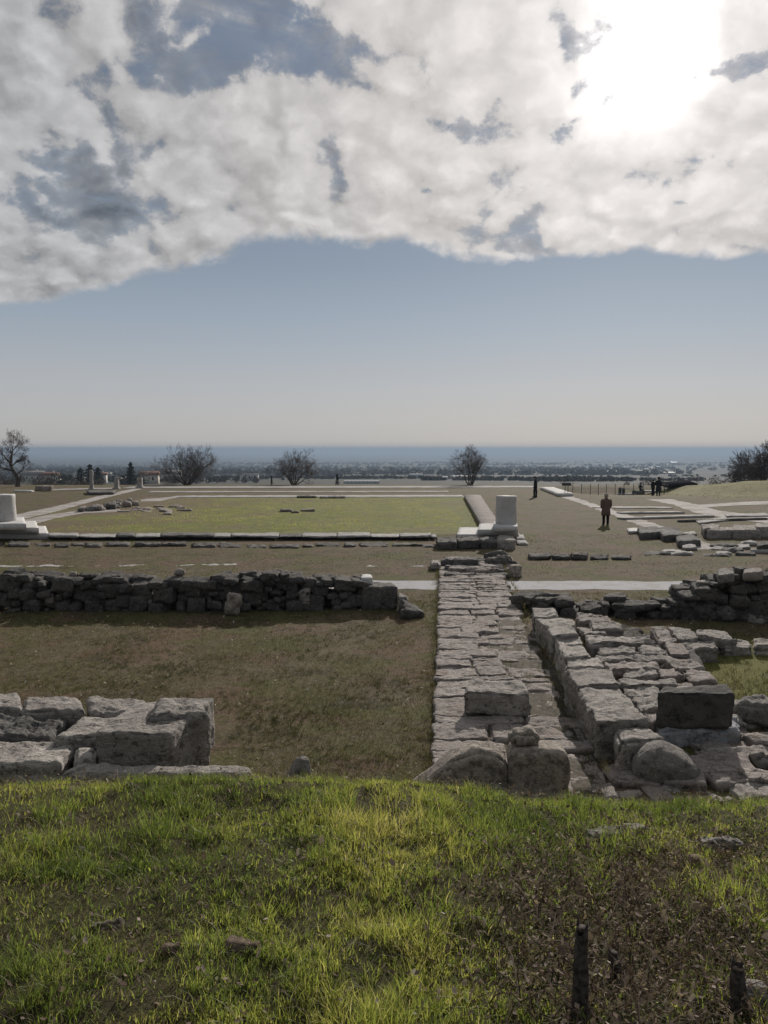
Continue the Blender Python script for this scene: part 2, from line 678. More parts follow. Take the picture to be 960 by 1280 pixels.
M['grass'] = blade_mat('grass_blades', [(0, (.055, .080, .024)), (.25, (.125, .165, .044)), (.5, (.25, .275, .072)), (.75, (.38, .345, .115)), (1, (.48, .41, .25))])
M['dryblade'] = blade_mat('dry_grass_blades', [(0, (.050, .052, .022)), (.4, (.095, .085, .042)), (.7, (.15, .125, .075)), (1, (.24, .21, .145))], .35)
M['litter'] = blade_mat('dead_leaves', [(0, (.034, .024, .021)), (.3, (.145, .105, .085)), (.55, (.25, .195, .16)), (.8, (.34, .28, .24)), (1, (.50, .45, .40))], .25, .02)
M['bark'] = plain('grey_bark', (.085, .075, .068), .95, .35, 4)
M['twig'] = plain('thin_twigs', (.115, .098, .092), .95, .3, 2)
M['charred'] = plain('charred_wood', (.050, .042, .037), .95, .55, 45)
M['cutwood'] = plain('cut_wood_end', (.16, .13, .10), .9, .3, 60)
M['needle'] = plain('dark_needles', (.022, .030, .020), .95, .4, .5)
M['wood_far'] = plain('woodland', (.074, .076, .066), .98, .45, .03)
M['coat_brown'] = plain('brown_wool', (.125, .082, .070), .95, .15, 30)
M['dark_cloth'] = plain('dark_cloth', (.016, .017, .022), .95, .2, 30)
M['black_cloth'] = plain('black_cloth', (.010, .010, .012), .95, .2, 30)
M['navy_cloth'] = plain('navy_cloth', (.018, .020, .030), .95, .2, 30)
M['skin'] = plain('skin', (.42, .27, .20), .6, .05, 20)
M['hair_pale'] = plain('ash_blond_hair', (.26, .22, .19), .8, .2, 60)
M['hair_dark'] = plain('dark_hair', (.018, .015, .013), .7, .2, 60)
M['shoe'] = plain('black_leather', (.012, .011, .011), .5, .1, 30)
M['metal'] = plain('grey_metal', (.10, .10, .105), .6, .1, 10)
M['signpanel'] = plain('dark_sign_board', (.045, .045, .050), .6, .1, 10)
M['roofdark'] = plain('dark_roof_sheet', (.022, .022, .026), 1.0, .15, 2, .0)
M['white_wall'] = plain('white_render', (.48, .47, .45), .9, .08, 1)
M['cream_wall'] = plain('cream_render', (.48, .44, .38), .9, .1, 1)
M['tile_roof'] = plain('tile_roof', (.19, .105, .08), .95, .2, 3)
M['grey_roof'] = plain('grey_roof', (.22, .215, .21), .9, .1, 2)
M['film'] = plain('white_film', (.34, .35, .36), .5, .06, 1)
M['glass'] = plain('dark_window', (.03, .035, .04), .25, .1, 2, .5)
M['pale_road'] = plain('pale_road', (.30, .30, .29), .9, .1, .02)

# ------------------------------------------------------------------ ground sheet


def axis(*segs):
    o = []
    for a, b, n, g in segs:
        u = np.linspace(0, 1, n, endpoint=False)
        o.append(a + (b - a) * (u if g == 1 else (np.power(g, u) - 1) / (g - 1)))
    return np.concatenate(o + [[segs[-1][1]]])


xs_p = axis((0, 7, 70, 1), (7, 60, 90, 8), (60, 46000, 46, 800))
xs = np.concatenate([-xs_p[:0:-1], xs_p])
ys = axis((-2500, -6, 14, 1 / 400), (-6, 1, 20, 1), (1, 9.6, 105, 1), (9.6, 86, 90, 4), (86, 135, 30, 1.5), (135, 1200, 46, 5), (1200, 46000, 50, 40))
X, Y = np.meshgrid(xs, ys)
Z = H(X, Y)
idx = np.arange(X.size).reshape(X.shape)
Fg = np.stack([idx[:-1, :-1], idx[:-1, 1:], idx[1:, 1:], idx[1:, :-1]], -1).reshape(-1, 4)
mk('ground', np.stack([X, Y, Z], -1).reshape(-1, 3), Fg, M['ground'], origin=(0, 0, 0), kind='structure')


def sheet(name, poly, mat, z=.004, kind='structure', rag=.16, rag_step=.25, **k):
    """A flat polygon strip laid on the terrace: list of (left, right) plan pairs."""
    n = 6
    P_ = np.array([[np.asarray(a, float), np.asarray(b, float)] for a, b in poly])
    mid = P_.mean(1)
    sl_ = np.concatenate([[0], np.cumsum(np.linalg.norm(np.diff(mid, axis=0), axis=1))])
    m_ = int(np.clip(sl_[-1] / rag_step, 8, 700))
    q_ = np.linspace(0, sl_[-1], m_)
    A_ = np.stack([np.interp(q_, sl_, P_[:, 0, k]) for k in (0, 1)], -1)
    B_ = np.stack([np.interp(q_, sl_, P_[:, 1, k]) for k in (0, 1)], -1)
    if rag:
        u_ = (B_ - A_) / (np.linalg.norm(B_ - A_, axis=1)[:, None] + 1e-9)
        sd_ = len(name) + int(abs(P_.sum())) % 97
        A_ = A_ + u_ * (rag * fb2(A_[:, 0] * 1.1, A_[:, 1] * 1.1, sd_, 4))[:, None]
        B_ = B_ + u_ * (rag * fb2(B_[:, 0] * 1.1, B_[:, 1] * 1.1, sd_ + 5, 4))[:, None]
    f_ = np.linspace(0, 1, n)
    rows = A_[:, None] * (1 - f_)[None, :, None] + B_[:, None] * f_[None, :, None]
    V = np.column_stack([rows.reshape(-1, 2), np.full(rows.shape[0] * n, z)])
    i = np.arange(len(V)).reshape(rows.shape[0], n)
    F = np.stack([i[:-1, :-1], i[:-1, 1:], i[1:, 1:], i[1:, :-1]], -1).reshape(-1, 4)
    # keep normals up
    a = V[F[0][1]] - V[F[0][0]]
    b = V[F[0][3]] - V[F[0][0]]
    if a[0] * b[1] - a[1] * b[0] < 0:
        F = F[:, ::-1]
    return mk(name, V, F, mat, kind=kind, origin=(0, 0, 0), **k)


def strip(px_pairs):
    return [(G(*a), G(*b)) for a, b in px_pairs]


# lawn inside the forum
sheet('lawn', strip([((20, 668.5), (612, 668)), ((10, 655), (603, 655)), ((60, 640), (592, 637)), ((150, 627), (585, 627)), ((190, 621.5), (580, 621.5))]), M['lawn'])
# gravel walk that crosses behind the rubble wall
sheet('gravel_path', strip([((-140, 726), (-140, 737)), ((300, 726), (300, 737)), ((500, 726), (500, 737)), ((640, 726.2), (640, 737.5)), ((860, 727), (860, 738)), ((1150, 728), (1150, 739))]), M['gravel'], z=.006)
# the oblique pale walks
sheet('path', strip([((679, 613), (690, 612.5)), ((730, 631), (746, 631)), ((800, 657), (824, 657)), ((842, 676), (880, 676)), ((862, 687), (905, 687))]), M['path'], z=.008)
sheet('path', strip([((808, 624.5), (838, 624)), ((842, 631), (868, 630)), ((868, 641), (902, 639)), ((930, 651), (985, 649)), ((1040, 664), (1110, 662))]), M['path'], z=.012)
sheet('path', strip([((862, 637), (858, 632)), ((895, 633.5), (893, 630)), ((930, 631.5), (930, 627.5)), ((1010, 630), (1010, 625))]), M['path'], z=.016)
sheet('path', strip([((-60, 664), (-90, 657)), ((20, 651), (6, 646)), ((80, 637), (70, 633)), ((130, 623), (124, 620)), ((178, 611.3), (172, 609.6))]), M['path'], z=.008)
sheet('path', strip([((40, 656), (30, 650)), ((70, 648), (62, 643.5)), ((105, 641.5), (100, 638)), ((150, 640), (150, 637))]), M['path'], z=.012)
sheet('path', strip([((176, 627), (176, 624.5)), ((200, 626.5), (212, 621.5)), ((222, 621.8), (222, 619.8)), ((236, 621.8), (236, 619.8))]), M['path'], z=.012)

# ------------------------------------------------------------------ kerbs and stylobate


def bar(a, b, w, h, z=0.0, res=.35, amp=.010, r=.015, chip=.02, side=0):
    """A long straight stone from a to b (plan), width w to the far side, height h."""
    a, b = np.asarray(a, float), np.asarray(b, float)
    d = (b - a) / np.linalg.norm(b - a)
    nrm = np.array([-d[1], d[0]])
    return qstone([a + nrm * w, b + nrm * w, b, a], z, z + h, res=res, amp=amp, r=r, chip=chip)


def pxbar(p, q, w, h, **k):
    return bar(G(*p), G(*q), w, h, **k)


def kerb(label, p, q, w, h, mat='kerb', group='pale stone kerb lines of the forum', **k):
    V, F = pxbar(p, q, w, h, z=-.03, **k)
    return mk('stone_kerb', V, F, M[mat], label=label, cat='kerb', group=group)


kerb('long white kerb along the far edge of the terrace below the bare trees', (150, 610.6), (676, 609.8), 3.6, .07)
kerb('thin pale kerb between the terrace edge and the lawn', (182, 615.6), (562, 615.2), 1.9, .06)
kerb('pale kerb bounding the far side of the green lawn', (222, 622.2), (582, 621.4), 2.6, .07)
kerb('long kerb beside the fence left of the standing pillars', (60, 613.2), (150, 611.2), 2.4, .07)
kerb('short pale kerb just right of the woman in brown', (768, 635.7), (842, 635.8), 1.3, .08)
kerb('short pale kerb just left of the woman in brown', (742, 635.3), (757, 635.5), 1.3, .08)
kerb('upper of the two long parallel kerbs in the right court', (777, 642.8), (856, 642), .8, .13)
kerb('lower of the two long parallel kerbs in the right court', (780, 650), (893, 646.6), .8, .14)
kerb('dark kerb in the right court near the low block wall', (850, 653), (960, 650), .3, .16, mat='lowwall')
kerb('worn pale kerb line in the dry grass behind the rubble wall', (-60, 709.5), (297, 707), .35, .018, amp=.03, res=.12)
kerb('faint worn kerb line in front of the paved road end', (420, 709), (560, 708), .3, .018, amp=.03, res=.12)

# pale path with a raised end
V, F = qstone(pq([(675, 608.5), (692, 608.5), (717, 616.5), (698, 617)], .28), -.02, .28, res=.4, r=.03, amp=.01)
mk('stone_ramp', V, F, M['marble'], label='white raised stone ramp beside the man in dark clothes', cat='ramp')
# retaining edge of the right walk
t = empty('retaining_wall', (*G(826, 672), 0), 'stepped dark retaining wall along the near end of the oblique walk', 'wall')
for (c, z) in (([(797, 659), (822, 657), (829, 664.5), (800, 666)], .32), ([(818, 659), (846, 660), (858, 668), (829, 669)], .30), ([(842, 665), (868, 668), (876, 675), (848, 676.5)], .28)):
    V, F = qstone(pq(c, z), -.05, z, res=.12, r=.025, amp=.03)
    mk('block', V, F, M['lowwall'], parent=t)
V, F = qstone(pq([(783, 660), (799, 659.5), (803, 663), (786, 664)], .15), -.02, .15, res=.12, amp=.02)
mk('stone_slab', V, F, M['marble'], label='bright white slab lying left of the stepped retaining wall', cat='slab', group='loose slabs around the forum')

# raised walk on the right of the lawn
c4 = [G(580, 618.5, .3), G(601, 618.5, .3), G(626, 656, .3), G(602.5, 656, .3)]
V, F = qstone(c4, -.03, .3, res=.5, r=.03, amp=.012)
mk('raised_walk', V, F, M['rose'], label='raised reddish stone walk along the right side of the lawn', cat='walkway')

# stylobate along the near side of the lawn
t = empty('stylobate', (*G(330, 672), 0), 'long pale stone step course along the near edge of the lawn', 'step course')
xx = 60
k = 0
widths = [38, 48, 23, 32, 66, 22, 60, 28, 44, 42, 36, 40, 30]
hs = [.30, .22, .30, .22, .30, .25, .28, .2, .26, .30, .22, .28, .22]
for w_, h_ in zip(widths, hs):
    x1 = min(xx + w_, 546)
    if x1 - xx < 6:
        break
    V, F = qstone(pq([(xx + .4, 667.6), (x1 - .4, 667.6), (x1 - .6, 670.6), (xx + .2, 670.6)], .1), -.03, .13, res=.10, r=.02, amp=.02, chip=.06)
    mk('block', V, F, M['rubble'], parent=t)  # dark stone puts the shaded front face of the course into colour
    V, F = qstone(pq([(xx + .2, 666.4), (x1 - .3, 666.4), (x1 - .4, 670.2), (xx + .1, 670.2)], .2), .125, 0.125 + (h_ - .12) * .62, res=.10, r=.02, amp=.016, chip=.06)
    mk('slab', V, F, M['kerb' if random.random() < .5 else 'lowwall'], parent=t)
    xx = x1
t2 = empty('stone_course', (*G(300, 682), 0), 'lower broken course of flat stones in front of the lawn step', 'stone course')
xx = -30
while xx < 545:
    w_ = random.uniform(14, 38)
    yy = 681 + random.uniform(-2.0, 1.6)
    V, F = qstone(pq([(xx, yy - 3), (xx + w_, yy - 3.2), (xx + w_ - 1, yy), (xx + 1, yy)], .12), -.03, random.uniform(.05, .13), res=.10, r=.025, amp=.04, chip=.1)
    mk('flat_stone', V, F, M['rubble' if random.random() < .45 else 'lowwall'], parent=t2)
    xx += w_ + random.uniform(-1, 6)


# stepped corner bases with column drums
def drum(x, y, z, r, h, label):
    rings = []
    for f, k in ((0, .975), (.02, 1.0), (.12, 1.0), (.25, 1.0), (.4, .998), (.55, .995), (.7, .99), (.85, .988), (.96, .985), (1, .955)):
        rings.append((x, y, z + h * f, r * k, r * k))
    V, F = loft(rings, 40)
    V += .016 * np.stack([fbm(V * 3.5, 3), fbm(V * 3.5, 5), .6 * fbm(V * 4, 8)], -1)
    return mk('column_drum', V, F, M['marble'], label=label, cat='column drum', group='smooth pale column drums')


def stepbase(label, steps, org):
    t = empty('stepped_base', org, label, 'stepped base', 'stepped corner bases of the colonnade')
    for (c, z0, z1) in steps:
        V, F = qstone(pq(c, z1), z0, z1, res=.15, r=.025, amp=.006, chip=.02)
        mk('step', V, F, M['marble'], parent=t)
    return t


stepbase('pale stepped stone base at the left end of the lawn under a column drum',
         [([(-45, 646), (30, 646), (33, 654.5), (-50, 654.5)], .55, .85),
          ([(-45, 651), (45, 651), (48.5, 659.5), (-50, 659.5)], .27, .55),
          ([(-45, 657), (57, 657), (61, 666.5), (-50, 666.5)], -.03, .27)], (*G(0, 668), 0))
pz = G(4, 651, .85)
drum(pz[0], pz[1], .85, .56, 1.22, 'pale column drum on the stepped base at the left end of the lawn')
stepbase('pale stepped stone base at the right end of the lawn under a column drum',
         [([(617, 651.5), (646, 651.5), (647.5, 658), (616, 658)], .55, .85 - .06),
          ([(599, 654), (646, 654), (648, 662), (597, 662)], .27, .55),
          ([(574, 659), (647, 659), (649, 668), (571, 668)], -.03, .27)], (*G(612, 670), 0))
pz = G(632.5, 654.5, .79)
drum(pz[0], pz[1], .79, .47, 1.26, 'white column drum on the stepped base beside the raised reddish walk')
t = empty('foundation_course', (*G(590, 680), 0), 'dark rough foundation blocks in front of the right stepped base', 'foundation')
for c, z, m_ in (([(545, 672), (570, 671), (571, 678), (546, 678.5)], .30, 'rubble'), ([(571, 671.5), (598, 671), (599, 677), (572, 677)], .32, 'rubble'),
                 ([(599, 671), (621, 671), (622, 677), (600, 677)], .30, 'lowwall'), ([(622, 669), (642, 669), (644, 676), (623, 676)], .38, 'ashlar')):
    V, F = qstone(pq(c, z), -.04, z, res=.07, r=.025, amp=.035, chip=.1)
    mk('block', V, F, M[m_], parent=t)
for c, z, lb in (([(643, 668), (654, 668), (656, 672.5), (644, 673)], .16, 'small pale slab tucked against the right stepped base'), ([(645, 675), (658, 675.5), (661, 679), (646, 679)], .1, 'thin pale slab on the grass right of the foundation blocks')):
    V, F = qstone(pq(c, z), -.02, z, res=.08, amp=.02)
    mk('stone_slab', V, F, M['kerb'], label=lb, cat='slab', group='loose slabs around the forum')

# ------------------------------------------------------------------ rubble walls


def rubble_wall(label, path, heights, thick, mat, seed, smin=.15, smax=.62, res=.055, group=None):
    """Dry masonry: path of plan points, heights along it."""
    rs = random.Random(seed)
    path = np.array(path, float)
    seg = np.linalg.norm(np.diff(path, axis=0), axis=1)
    s = np.concatenate([[0], np.cumsum(seg)])
    L = s[-1]
    mb = MB()
    z = 0.0
    hmax = max(h for _, h in heights)
    hx = [a * L for a, _ in heights]
    hy = [b for _, b in heights]
    def at(m_):
        x = np.interp(m_, s, path[:, 0])
        y = np.interp(m_, s, path[:, 1])
        i = int(np.clip(np.searchsorted(s, m_), 1, len(s) - 1))
        d = path[i] - path[i - 1]
        return x, y, math.atan2(d[1], d[0])
    # irregular masonry: a skyline packing of stones of mixed sizes in each face
    for row in (0, 1):
        nb_ = int(L / .05) + 1
        sky_ = np.zeros(nb_) - .03
        for _ in range(int(L * 60)):
            w = smin * (smax / smin) ** (rs.random() ** 1.3)
            k = max(2, int(w / .05))
            # lowest place along the wall
            lo = int(np.argmin(sky_ + np.array([rs.random() * .06 for _q in range(nb_)])))
            i0 = int(np.clip(lo - rs.randint(0, k - 1), 0, max(nb_ - k, 0)))
            zb = float(np.median(sky_[i0:i0 + k]))
            m_ = (i0 + k / 2) * .05
            hh = float(np.interp(m_, hx, hy)) * (1 + .10 * (rs.random() - .5))
            if zb > hh - .06:
                sky_[i0:i0 + k] = np.maximum(sky_[i0:i0 + k], 9)
                if sky_.min() > 5:
                    break
                continue
            ch = min(w * rs.uniform(.4, .85), .38, max(hh - zb, .10) * rs.uniform(.9, 1.25))
            x, y, ang = at(m_)
            tk = thick / 2
            V, F = stone(w * rs.uniform(1.0, 1.12), tk * rs.uniform(1.0, 1.3), ch * 1.1, r=min(.3 * ch, rs.uniform(.010, .035)), amp=rs.uniform(.014, .034), chip=.10, res=res, freq=4)
            off = tk * (row - .5) + rs.uniform(-.09, .09) * (1 + .5 * (rs.random() < .2))
            mb.add(place(V, (x - math.sin(ang) * off, y + math.cos(ang) * off, zb), ang + rs.uniform(-.2, .2), rs.uniform(-.14, .14), rs.uniform(-.13, .13)), F)
            sky_[i0:i0 + k] = zb + ch
    c = path.mean(0)
    return mb.build('rubble_wall', M[mat], origin=(c[0], c[1], 0), label=label, cat='wall', group=group)


def gp(l, z=0):
    return [G(a, b, z) for a, b in l]


rubble_wall('long dark rubble wall of small stones across the dry grass on the left', gp([(-190, 763), (0, 760), (150, 759.5), (320, 760), (455, 757)]),
            [(0, .75), (.30, .74), (.305, .92), (.34, .92), (.35, .80), (.45, .82), (.55, .78), (.68, .75), (.74, .88), (.85, .92), (.89, .78), (1, .70)], .85, 'rubble', 5)
V, F = qstone(pq([(452, 727), (490, 727), (497, 733), (452, 733)], .62), -.03, .62, res=.06, r=.04, amp=.02, chip=.06)
mk('ashlar_block', V, F, M['rubble'], label='squared dark block closing the right end of the long rubble wall', cat='block', group='loose ashlar blocks')
V, F = qstone(pq([(451, 718), (465, 718), (466, 722), (451, 722)], .80), .60, .80, res=.04, r=.03, amp=.012)
mk('ashlar_block', V, F, M['marble'], label='small white squared stone sitting on the end of the rubble wall', cat='block', group='loose ashlar blocks')
V, F = qstone(pq([(498, 757), (516, 755), (529, 765), (499, 768)], .15), -.03, .34, res=.05, r=.14, amp=.05, top=lambda u, v: 1 - .45 * u)
mk('boulder', V, F, M['blackstone'], label='low black boulder at the foot of the rubble wall end', cat='boulder', group='loose boulders')
V, F = qstone(pq([(498, 746), (508, 747), (509, 751), (499, 752)], .3), -.02, .42, res=.05, r=.05, amp=.03)
mk('boulder', V, F, M['boulder'], label='small pale stone between the wall end and the black boulder', cat='boulder', group='loose boulders')
V, F = stone(.40, .28, .62, r=.12, amp=.05, res=.045)
p_ = G(287, 768)
mk('boulder', place(V, (*p_, -.04), .3, .12, .12), F, M['stele'], label='brown upright stone leaning at the foot of the long rubble wall', cat='boulder', group='loose boulders')
for px, py, w_, d_, h_, mt, lb in ((60, 744, .22, .12, .3, 'ashlar', 'pale small stone set upright in the face of the rubble wall'),
                                   (182, 740, .26, .12, .22, 'ashlar', 'squarish grey stone in the middle of the rubble wall face'),):
    p_ = G(px, 765)
    V, F = stone(w_, d_, h_, r=.03, amp=.02, res=.04)
    mk('boulder', place(V, (p_[0], p_[1] + .12, .18), 0), F, M[mt], label=lb, cat='stone', group='pale stones of the rubble wall')
for px, lb, w_ in ((88, 'rounded pale stone on the rubble wall near its left bump', .18), (222, 'pale round stone capping the middle of the rubble wall', .26), (382, 'pale triangular slab leaning on the rubble wall face', .3)):
    p_ = G(px, 762)
    zt = .80 if px < 300 else .22
    V, F = stone(w_, .2, .18 if px < 300 else .42, r=.06, amp=.03, res=.04)
    mk('boulder', place(V, (p_[0], p_[1] + (.3 if px < 300 else -.05), zt if px < 300 else .14), .2), F, M['ashlar'], label=lb, cat='stone', group='pale stones of the rubble wall')

rubble_wall('low dark rubble wall across the back of the ashlar platform', gp([(648, 757), (700, 765), (780, 769), (870, 770)]), [(0, .2), (.08, .34), (.3, .36), (.45, .26), (.5, .40), (.75, .30), (1, .5)], .9, 'rubble', 9)
rubble_wall('tall heap-like rubble wall of big rounded boulders at the right edge', gp([(845, 769), (880, 769), (960, 770), (1150, 772)]), [(0, .5), (.08, .75), (.14, .85), (.22, 1.1), (.4, 1.12), (1, 1.2)], 1.2, 'rubble', 13, .3, .75)
rs = random.Random(4)
for i, (px, py, w_, h_, lb) in enumerate(((884, 776, .75, .45, 'widest rounded boulder at the foot of the right rubble wall'), (909, 778, .45, .4, 'rounded boulder second from left at the foot of the right rubble wall'),
                                         (930, 771, .32, .35, 'small rounded boulder third along the foot of the right rubble wall'), (950, 779, .45, .2, 'pale angular stone lying in the shade at the foot of the right rubble wall'))):
    p_ = G(px, py)
    V, F = stone(w_, .5, h_, r=.2, amp=.05, res=.05)
    mk('boulder', place(V, (p_[0], p_[1] + .2, -.04), .1 * i), F, M['boulder' if i == 3 else 'rubble'], label=lb, cat='boulder', group='loose boulders')
for c, z, mt, lb in (([(872, 724), (893, 723), (898, 727), (870, 728)], .9, 'ashlar', 'thin pale flat slab on the left shoulder of the right rubble wall'),
                     ([(898, 711), (918, 711), (919, 716), (899, 717)], 1.2, 'boulder', 'squared grey stone standing highest on the right rubble wall'),
                     ([(931, 710), (953, 709), (955, 714), (930, 714.5)], 1.26, 'rose', 'pinkish flat stone capping the right rubble wall')):
    V, F = qstone(pq(c, z), z - .22, z, res=.05, r=.05, amp=.025)
    mk('flat_stone', V, F, M[mt], label=lb, cat='stone', group='capping stones of the right rubble wall')
# thin dark course and scattered flat stones behind the gravel walk
t = empty('stone_course', (*G(700, 697), 0), 'thin broken line of dark stones behind the gravel path', 'stone course')
for a, b, h_ in ((662, 690, .16), (690, 714, .14), (714, 735, .17), (738, 762, .1), (764, 790, .09)):
    V, F = qstone(pq([(a, 694), (b - 1, 693.5), (b - 1.5, 697.5), (a + .5, 697.5)], .08), -.03, h_, res=.07, r=.025, amp=.035, chip=.1)
    mk('flat_stone', V, F, M['lowwall' if h_ < .12 else 'rubble'], parent=t)
t = empty('stone_pavement', (*G(880, 690), 0), 'broken pale flagstones at the near end of the oblique walk', 'flagstones')
rs = random.Random(21)
for i in range(22):
    px, py = rs.uniform(790, 1010), rs.uniform(680, 694)
    w_ = rs.uniform(12, 34)
    V, F = qstone(pq([(px, py - 3), (px + w_, py - 3 + rs.uniform(-.6, .6)), (px + w_ + 2, py), (px - 1, py + rs.uniform(-.5, .5))], .08), -.04, rs.uniform(.03, .12), res=.09, r=.025, amp=.035, chip=.1)
    mk('flat_stone', V, F, M['lowwall' if rs.random() < .35 else 'kerb'], parent=t)

# low block wall at far right
t = empty('block_wall', (*G(920, 671), 0), 'low wall of long grey blocks in the right court', 'wall')
for c, z0, z, in (([(876, 655.5), (898, 655), (900, 660), (880, 661)], -.03, .45), ([(884, 659), (918, 659), (920, 662.5), (884, 663)], -.03, .40), ([(916, 656), (948, 656), (951, 662), (917, 662.5)], -.03, .42),
                  ([(944, 653), (985, 652), (990, 658), (946, 658)], -.03, .55), ([(985, 652), (1040, 652), (1044, 658), (990, 658)], -.03, .6)):
    V, F = qstone(pq(c, z), z0, z, res=.10, r=.025, amp=.03)
    mk('block', V, F, M['ashlar'], parent=t)
V, F = qstone(pq([(948, 677), (972, 676.5), (975, 681), (947, 681.5)], .3), -.03, .3, res=.1, amp=.03)
mk('ashlar_block', V, F, M['rubble'], label='dark low block in front of the low grey block wall', cat='block', group='loose ashlar blocks')
# thin stones among the right court
for c, z, lb in (([(870, 650.5), (906, 646), (912, 649), (874, 653.5)], .1, 'long pale slab bridging the two walks in the right court'), ([(905, 642), (958, 641), (962, 644), (908, 645)], .1, 'pale slab beside the low block wall, farther than the long one'),
                 ([(843, 666), (868, 664), (872, 666.5), (846, 668.5)], .1, 'thin slab left of the low grey block wall')):
    V, F = qstone(pq(c, z), -.03, z, res=.15, amp=.015)
    mk('stone_slab', V, F, M['kerb'], label=lb, cat='slab', group='loose slabs around the forum')

# ruined stones on the lawn, left
t = empty('stone_remains', (*G(130, 634), 0), 'low broken pinkish masonry remains on the left of the lawn', 'ruin')
rs = random.Random(3)
for i in range(20):
    u = i / 19
    px = 100 + 62 * u + rs.uniform(-4, 4)
    py = 640.5 - 9.5 * u + rs.uniform(-2.2, 1.6)
    w_ = rs.uniform(5, 12)
    V, F = qstone(pq([(px, py - 1.6), (px + w_, py - 1.8), (px + w_, py), (px, py)], 0), -.03, rs.uniform(.12, .38), res=.12, r=.08, amp=.05)
    mk('flat_stone', V, F, M['rose' if rs.random() < .6 else 'lowwall'], parent=t)
t = empty('stone_remains', (*G(185, 641), 0), 'scattered pale flat stones in the bare patch of the lawn', 'ruin')
for i in range(16):
    px, py = rs.uniform(145, 232), rs.uniform(634, 644)
    w_ = rs.uniform(8, 20)
    V, F = qstone(pq([(px, py - 1.2), (px + w_, py - 1.2), (px + w_, py), (px, py)], 0), -.03, rs.uniform(.05, .14), res=.15, r=.05, amp=.04)
    mk('flat_stone', V, F, M['rose'], parent=t)
t = empty('stone_remains', (*G(370, 640), 0), 'few flat stones in the middle of the green lawn', 'ruin')
for px, py, w_ in ((350, 640, 16), (364, 641.5, 10), (376, 639.5, 17), (372, 622.6, 24), (400, 623.2, 22), (420, 623, 12)):
    V, F = qstone(pq([(px, py - 1.2), (px + w_, py - 1.2), (px + w_, py), (px, py)], 0), -.03, .14, res=.15, r=.05, amp=.04)
    mk('flat_stone', V, F, M['lowwall' if py < 630 else 'rose'], parent=t)

# ------------------------------------------------------------------ the paved road
mb = MB()
rs = random.Random(8)
la, lb_ = G(541, 915), G(548.5, 735)
ldir = (lb_ - la) / (lb_[1] - la[1])


def road_l(y):
    return la[0] + ldir[0] * (y - la[1])


y = 8.9
while y < 26.4:
    dpt = rs.uniform(.24, .62)
    wid = 2.08 if y > 12 else 2.25
    x0 = 0
    first = True
    while x0 < wid - .12:
        w = rs.uniform(.45, 1.15) if not (first and rs.random() < .5) else rs.uniform(.9, 1.5)
        if x0 + w > wid - .3:
            w = wid - x0 + rs.uniform(-.12, .1)
        first = False
        hgt = .10 + rs.uniform(-.018, .018) - (.05 if x0 + w / 2 > 1.15 and y < 18.5 else 0)
        g = .004
        ys_ = (y + g + rs.uniform(-.04, .04) * (x0 > 0), y + dpt - g + rs.uniform(-.04, .04) * (x0 > 0))
        j = [rs.uniform(-.03, .03) if x0 > 0 else rs.uniform(-.015, .015) for _ in range(4)]
        c = [(road_l(ys_[1]) + x0 + g + j[0], ys_[1]), (road_l(ys_[1]) + x0 + w - g + j[1], ys_[1]), (road_l(ys_[0]) + x0 + w - g + j[2], ys_[0]), (road_l(ys_[0]) + x0 + g + j[3], ys_[0])]
        V, F = qstone(c, -.10, hgt, res=.032 if y < 15 else .05, r=.016, amp=.017, chip=.06, freq=6, strata=.014)
        V[:, 2] += (V[:, 0] - c[3][0]) * rs.uniform(-.015, .015) + (V[:, 1] - y) * rs.uniform(-.03, .03)
        mb.add(V, F)
        x0 += w
    y += dpt
mb.build('paved_road', M['paving'], origin=(*G(600, 800), 0), kind='structure')
# bedding between the slabs
q4 = [(road_l(26.4) + .03, 26.4), (road_l(26.4) + 2.0, 26.4), (road_l(8.9) + 2.1, 8.9), (road_l(8.9) + .04, 8.9)]
V, F = qstone(q4, -.1, .045, res=.2, r=.02, amp=.008, chip=0)
M['soil'] = plain('earth_joints', (.075, .064, .048), .98, .4, 12)
mk('road_bed', V, F, M['soil'], kind='structure')
# broken layered end of the road
t = empty('broken_slabs', (*G(590, 715), 0), 'jumbled broken slabs piled at the far end of the paved road', 'slabs')
for i in range(26):
    px, py = rs.uniform(548, 632), rs.uniform(699, 719)
    w_ = rs.uniform(14, 40)
    px = min(px, 640 - w_)
    zz = .10 + .22 * (1 - abs(py - 706) / 14) * rs.uniform(.5, 1.2)
    V, F = qstone(pq([(px, py - 3), (px + w_, py - 3 + rs.uniform(-.8, .8)), (px + w_ + 1, py), (px, py + rs.uniform(-.8, .8))], .15), -.02, zz, res=.06, r=.04, amp=.03, chip=.1)
    mk('flat_stone', V, F, M['paving' if rs.random() < .65 else 'lowwall'], parent=t)
V, F = qstone(pq([(539, 700), (549, 700), (550, 706), (538, 706)], .2), -.02, .22, res=.06, amp=.03)
mk('stone_slab', V, F, M['ashlar'], label='squarish pale slab beside the left corner of the road end', cat='slab', group='loose slabs around the forum')
t = empty('stone_heap', (*G(624, 714), 0), 'small heap of dark stones right of the paved road end', 'heap')
for px, py, w_, d_, h_ in ((616, 712, .5, .5, .42), (628, 713, .45, .5, .5), (622, 709, .6, .5, .55), (634, 710, .4, .4, .4), (638, 712, .4, .3, .3), (611, 706, .5, .4, .36)):
    p_ = G(px, py)
    V, F = stone(w_, d_, h_, r=.12, amp=.05, res=.05)
    mk('stone', place(V, (*p_, -.02), rs.uniform(-1, 1)), F, M['rubble'], parent=t)
p_ = G(645.5, 722)
V, F = stone(.36, .36, .40, r=.05, amp=.015, res=.04)
